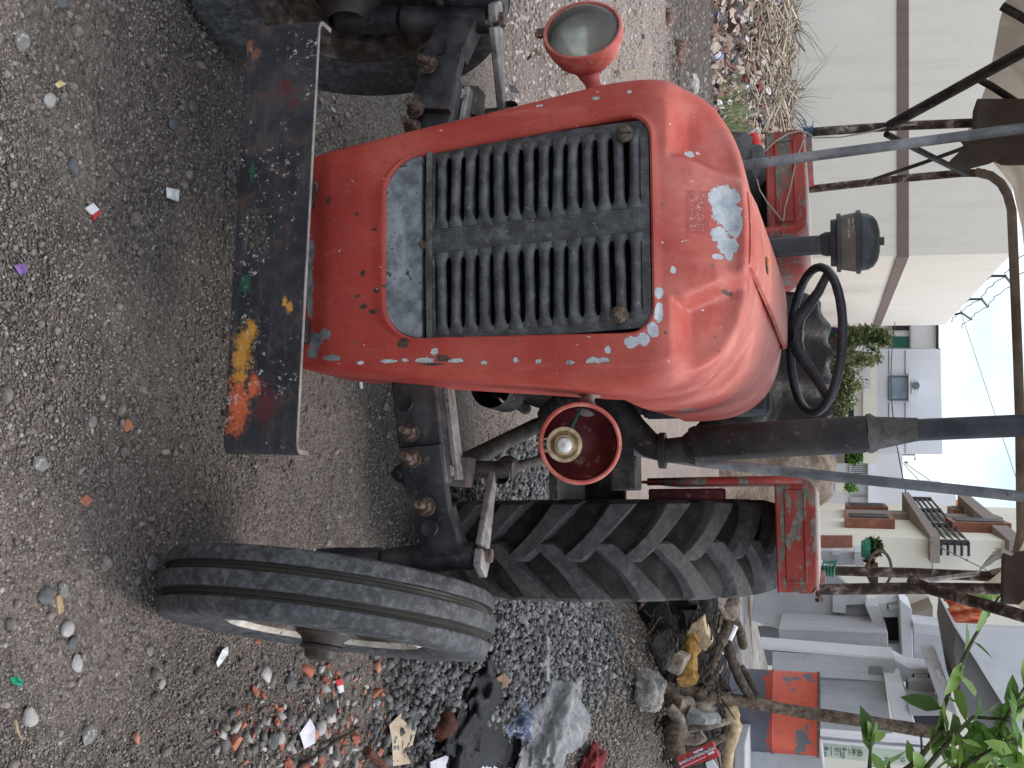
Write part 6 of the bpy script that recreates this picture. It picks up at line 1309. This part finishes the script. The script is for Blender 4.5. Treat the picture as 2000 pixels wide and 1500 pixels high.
# papers, leaves, scraps
def paper(name, pts, mat, label, cat, seed=0, lift=.004, group=None, th=.0012):
    P_ = [Gp(v, u) for v, u in pts]; c = sum(P_)/len(P_); r = random.Random(seed); m = MB(); k = len(P_)
    ring = [p+np.array((0, 0, lift+r.uniform(0, .012))) for p in P_]; mid = [c+(p-c)*.5+np.array((0, 0, lift+r.uniform(.002, .012))) for p in P_]
    vs = ring+mid+[c+np.array((0, 0, lift+.006))]; fs = [(i, (i+1) % k, k+(i+1) % k, k+i) for i in range(k)]+[(k+i, k+(i+1) % k, 2*k) for i in range(k)]
    m.add(vs, fs); o = tag(obj(name, m, M[mat], smooth=0, fix=False), label, cat, group); mo = o.modifiers.new('solid', 'SOLIDIFY'); mo.thickness = th; return o
paper('paper_scrap', [(320, 366), (339, 372), (338, 394), (320, 386)], 'whitepaper', 'square white paper scrap left of the bumper', 'paper', 1)
wr_ = empty('wrapper', tuple(Gp(174, 413))); tag(wr_, 'small pink and white folded wrapper on the dirt', 'wrapper')
def ppart(name, pts, mat, par, seed, lift=.005):
    P_ = [Gp(v, u)+np.array((0, 0, lift)) for v, u in pts]; m = MB(); m.prism(P_, (0, 0, .006)); return wpart(name, m, M[mat], par, bevel=.001)
ppart('white_half', [(160, 407), (174, 397), (186, 410), (172, 420)], 'whitepaper', wr_, 1); ppart('red_half', [(173, 421), (187, 411), (189, 416), (176, 430)], 'boxred', wr_, 2)
paper('wrapper', [(20, 518), (38, 514), (46, 530), (28, 538)], 'purple', 'purple foil wrapper by the left edge', 'wrapper', 3)
paper('dry_leaf', [(100, 165), (112, 158), (121, 165), (108, 172)], 'yellowleaf', 'yellow dry leaf on the dirt at the upper left', 'leaf', 4)
paper('plastic_scrap', [(8, 1322), (22, 1320), (33, 1330), (26, 1340), (12, 1334)], 'greenplastic', 'green plastic scrap at the left edge', 'plastic scrap', 5)
m = MB(); p = Gp(112, 1180); m.box(p+np.array((0, 0, .004)), (.038, .017, .008), rotz(.2)); tag(obj('wood_chip', m, M['paleend'], smooth=0, bevel=.002), 'tan wood chip touching the smooth dark stone', 'wood chip')
paper('paper_scrap', [(412, 1293), (424, 1268), (437, 1262), (440, 1275), (422, 1302)], 'whitepaper', 'torn white label beside the tyre', 'paper', 6)
w2 = empty('wrapper', tuple(Gp(655, 1335))); tag(w2, 'red and white wrapper scrap below the wheel hub', 'wrapper'); ppart('red_part', [(650, 1328), (662, 1324), (664, 1336), (654, 1340)], 'boxred', w2, 1); ppart('white_part', [(654, 1340), (664, 1336), (666, 1350), (658, 1354)], 'whitepaper', w2, 2)
paper('wrapper', [(575, 1432), (590, 1402), (606, 1420), (602, 1450), (586, 1462)], 'whitecloth', 'crumpled violet white wrapper in the brick rubble', 'wrapper', 8, .012)
paper('cardboard', [(750, 1415), (775, 1390), (782, 1408), (800, 1425), (798, 1455), (775, 1462), (790, 1490), (760, 1496), (755, 1450)], 'cardboard', 'torn tan cardboard beside the coconut husk', 'cardboard', 9, .012)
paper('sack', [(820, 1486), (850, 1474), (905, 1472), (940, 1484), (985, 1500), (985, 1525), (820, 1525)], 'whitecloth', 'frayed lilac white sack at the bottom edge', 'sack', 10, .03, th=.004)
m = MB(); P_ = [Gp(700, 758), Gp(698, 738)]; m.tube([P_[0]+np.array((0, 0, .01)), P_[1]+np.array((0, 0, .01))], .006, 8); tag(obj('plastic_scrap', m, M['whitepaper']), 'little white ribbed plastic bit under the nose corner', 'plastic scrap')
rock(848, 1415, .062, 'husk', 'brown coconut husk beside the black rubbish sheet', 33, 'coconut husk', name='coconut_husk', flat=.8, sink=.15); rock(930, 1465, .03, 'husk', 'small split husk under the black rubbish sheet', 35, 'coconut husk', name='coconut_husk', flat=.7)
# black sheet, clear bag, planks
def crumple(name, v, u, dims, mat, label, cat, seed, lvl=5, am=.5, rz=0, lift=0):
    p = Gp(v, u); m = MB(); vs, fs = ico(lvl); out = []; Mx = rotz(rz)
    for q in vs:
        x = Vector(q)*1.6+Vector((seed, seed*.3, 0)); k = 1+am*mnoise.noise(x)-am*.55*abs(mnoise.noise(x*2.6))+am*.30*(abs(mnoise.noise(x*5.3))-.25)+am*.16*abs(mnoise.noise(x*11))
        e = Mx@(np.array(q)*k*np.array(dims)); e[2] = max(e[2], -dims[2]*.15); out.append(p+e+np.array((0, 0, lift)))
    m.add(out, fs); return tag(obj(name, m, M[mat], smooth=120), label, cat)
crumple('black_sheet', 940, 1380, (.24, .52, .09), 'blackbag', 'crumpled black plastic rubbish sheet by the gravel heap', 'plastic sheet', 5, rz=-.15, am=.8)
crumple('black_sheet', 885, 1450, (.22, .22, .06), 'blackbag', 'dark crumpled rubbish next to the coconut husk', 'plastic sheet', 9, am=.8)
crumple('black_sheet', 955, 1290, (.20, .14, .06), 'blackbag', 'dark crumpled rubbish between the front wheel and the gravel heap', 'plastic sheet', 27, am=.8)
crumple('black_sheet', 1010, 1440, (.22, .34, .05), 'charred', 'black rubbish lying under the clear bag', 'plastic sheet', 29, am=.8)
crumple('plastic_bag', 1070, 1415, (.21, .52, .12), 'clearbag', 'clear plastic bag slumped on the gravel slope', 'plastic bag', 15, rz=.15, am=.6, lift=.02)
crumple('packet', 1000, 1405, (.09, .16, .09), 'blueink', 'blue printed packet inside the clear bag', 'packet', 19, rz=.1, am=.5)
crumple('rag', 1150, 1515, (.16, .22, .08), 'redcloth', 'red rag at the bottom edge by the clear bag', 'rag', 21, am=.6)
crumple('rag', 960, 1420, (.04, .07, .03), 'drygrass', 'patterned grey green rag under the black sheet', 'rag', 23, am=.5)
m = MB(); a, b = Gp(1048, 1242), Gp(1048, 1330); m.box((a+b)/2+np.array((0, 0, .035)), (.10, np.linalg.norm(b-a)*1.0, .02), rotz(-math.atan2((b-a)[0], (b-a)[1]))); 
L_ = np.linalg.norm(b-a); d = (b-a)/L_; s_ = np.array((0, 1., 0)); s_ = s_-d*(s_@d); s_ /= np.linalg.norm(s_); n_ = np.cross(d, s_); m = MB(); ctr = (a+b)/2+np.array((0, 0, .05)); m.box(ctr, (L_, .062, .016), np.stack([d, s_, n_], 1)); tag(obj('plank', m, M['plank'], smooth=0, bevel=.003), 'short weathered grey plank sticking out of the clear bag', 'plank')
for k, (pts, mt, lb, rr_) in enumerate((([(985, 1240), (1000, 1285), (1014, 1330)], 'greywood', 'thin split grey branch beside the short plank', .009), ([(940, 1350), (965, 1290), (990, 1250)], 'husk', 'brown dead stalk on the black sheet', .014), ([(780, 1290), (790, 1310), (800, 1332)], 'greywood', 'curved straw twig right of the wheel', .0022), ([(700, 1465), (730, 1490), (745, 1510)], 'husk', 'curved brown bark strip at the bottom edge', .016), ([(570, 1500), (640, 1450), (690, 1420)], 'darkbark', 'dark slanting stick across the brick rubble', .006), ([(15, 1405), (22, 1430), (30, 1445)], 'paleend', 'tan twig near the bottom left corner', .003))):
    log([Gp(v, u)+np.array((0, 0, .012+rr_)) for v, u in pts], (rr_, rr_*.6), mt, lb, seed=50+k, name='stick', cat='stick', group=None, n=7)
paper('dry_leaf', [(928, 1325), (950, 1312), (962, 1330), (945, 1345)], 'deadleaf', 'curled brown leaf on the black sheet', 'leaf', 12, .07)
# red and white carton
cb = empty('carton', tuple(w(1340, 1480, 6.3))); tag(cb, 'flattened red and white printed carton among the firewood', 'carton')
q = [w(1322, 1482, 6.3), w(1392, 1450, 6.3), w(1404, 1478, 6.3), w(1330, 1502, 6.3)]; m = MB(); m.prism(q, (0, .03, 0)); wpart('panel', m, M['boxred'], cb)
e1, e2 = (q[1]-q[0]), (q[3]-q[0]); f0 = np.array((0, -.004, 0))
def strip(a, b, c, d): return [q[0]+e1*a+e2*b+f0, q[0]+e1*c+e2*b+f0, q[0]+e1*c+e2*d+f0, q[0]+e1*a+e2*d+f0]
m = MB(); m.prism(strip(.02, .40, .98, .62), (0, .003, 0)); m.prism(strip(.45, .05, .72, .25), (0, .003, 0)); m.prism(strip(.78, .70, .95, .9), (0, .003, 0)); m.prism(strip(.02, .86, .7, .92), (0, .003, 0)); wpart('white_print', m, M['whitepaper'], cb)
m = MB(); xd = e1/np.linalg.norm(e1); yd = -(e2-xd*(e2@xd)); yd /= np.linalg.norm(yd); text_mesh(m, 'COOOOOOR', .032, q[0]+e1*.06+e2*.60+f0*1.6, xd, yd, .001); wpart('lettering', m, M['blueink'], cb)
m = MB(); m.prism([w(1378, 1490, 6.28), w(1392, 1484, 6.28), w(1402, 1500, 6.28), w(1384, 1510, 6.28)], (0, .01, 0)); tag(obj('paper_scrap', m, M['whitepaper'], smooth=0), 'white paper corner below the red carton', 'paper')
# red bottle by the warehouse foot
rb = MB(); c = Wp(1470, 262, y=17.0); rb.lathe([(0, 0), (0, .07), (.16, .07), (.21, .03), (.25, .025), (.25, 0)], c-np.array((0, 0, .0)), (.9, 0, .3), 16); tag(obj('bottle', rb, M['boxred']), 'bright red bottle on the litter bank by the fender', 'bottle')
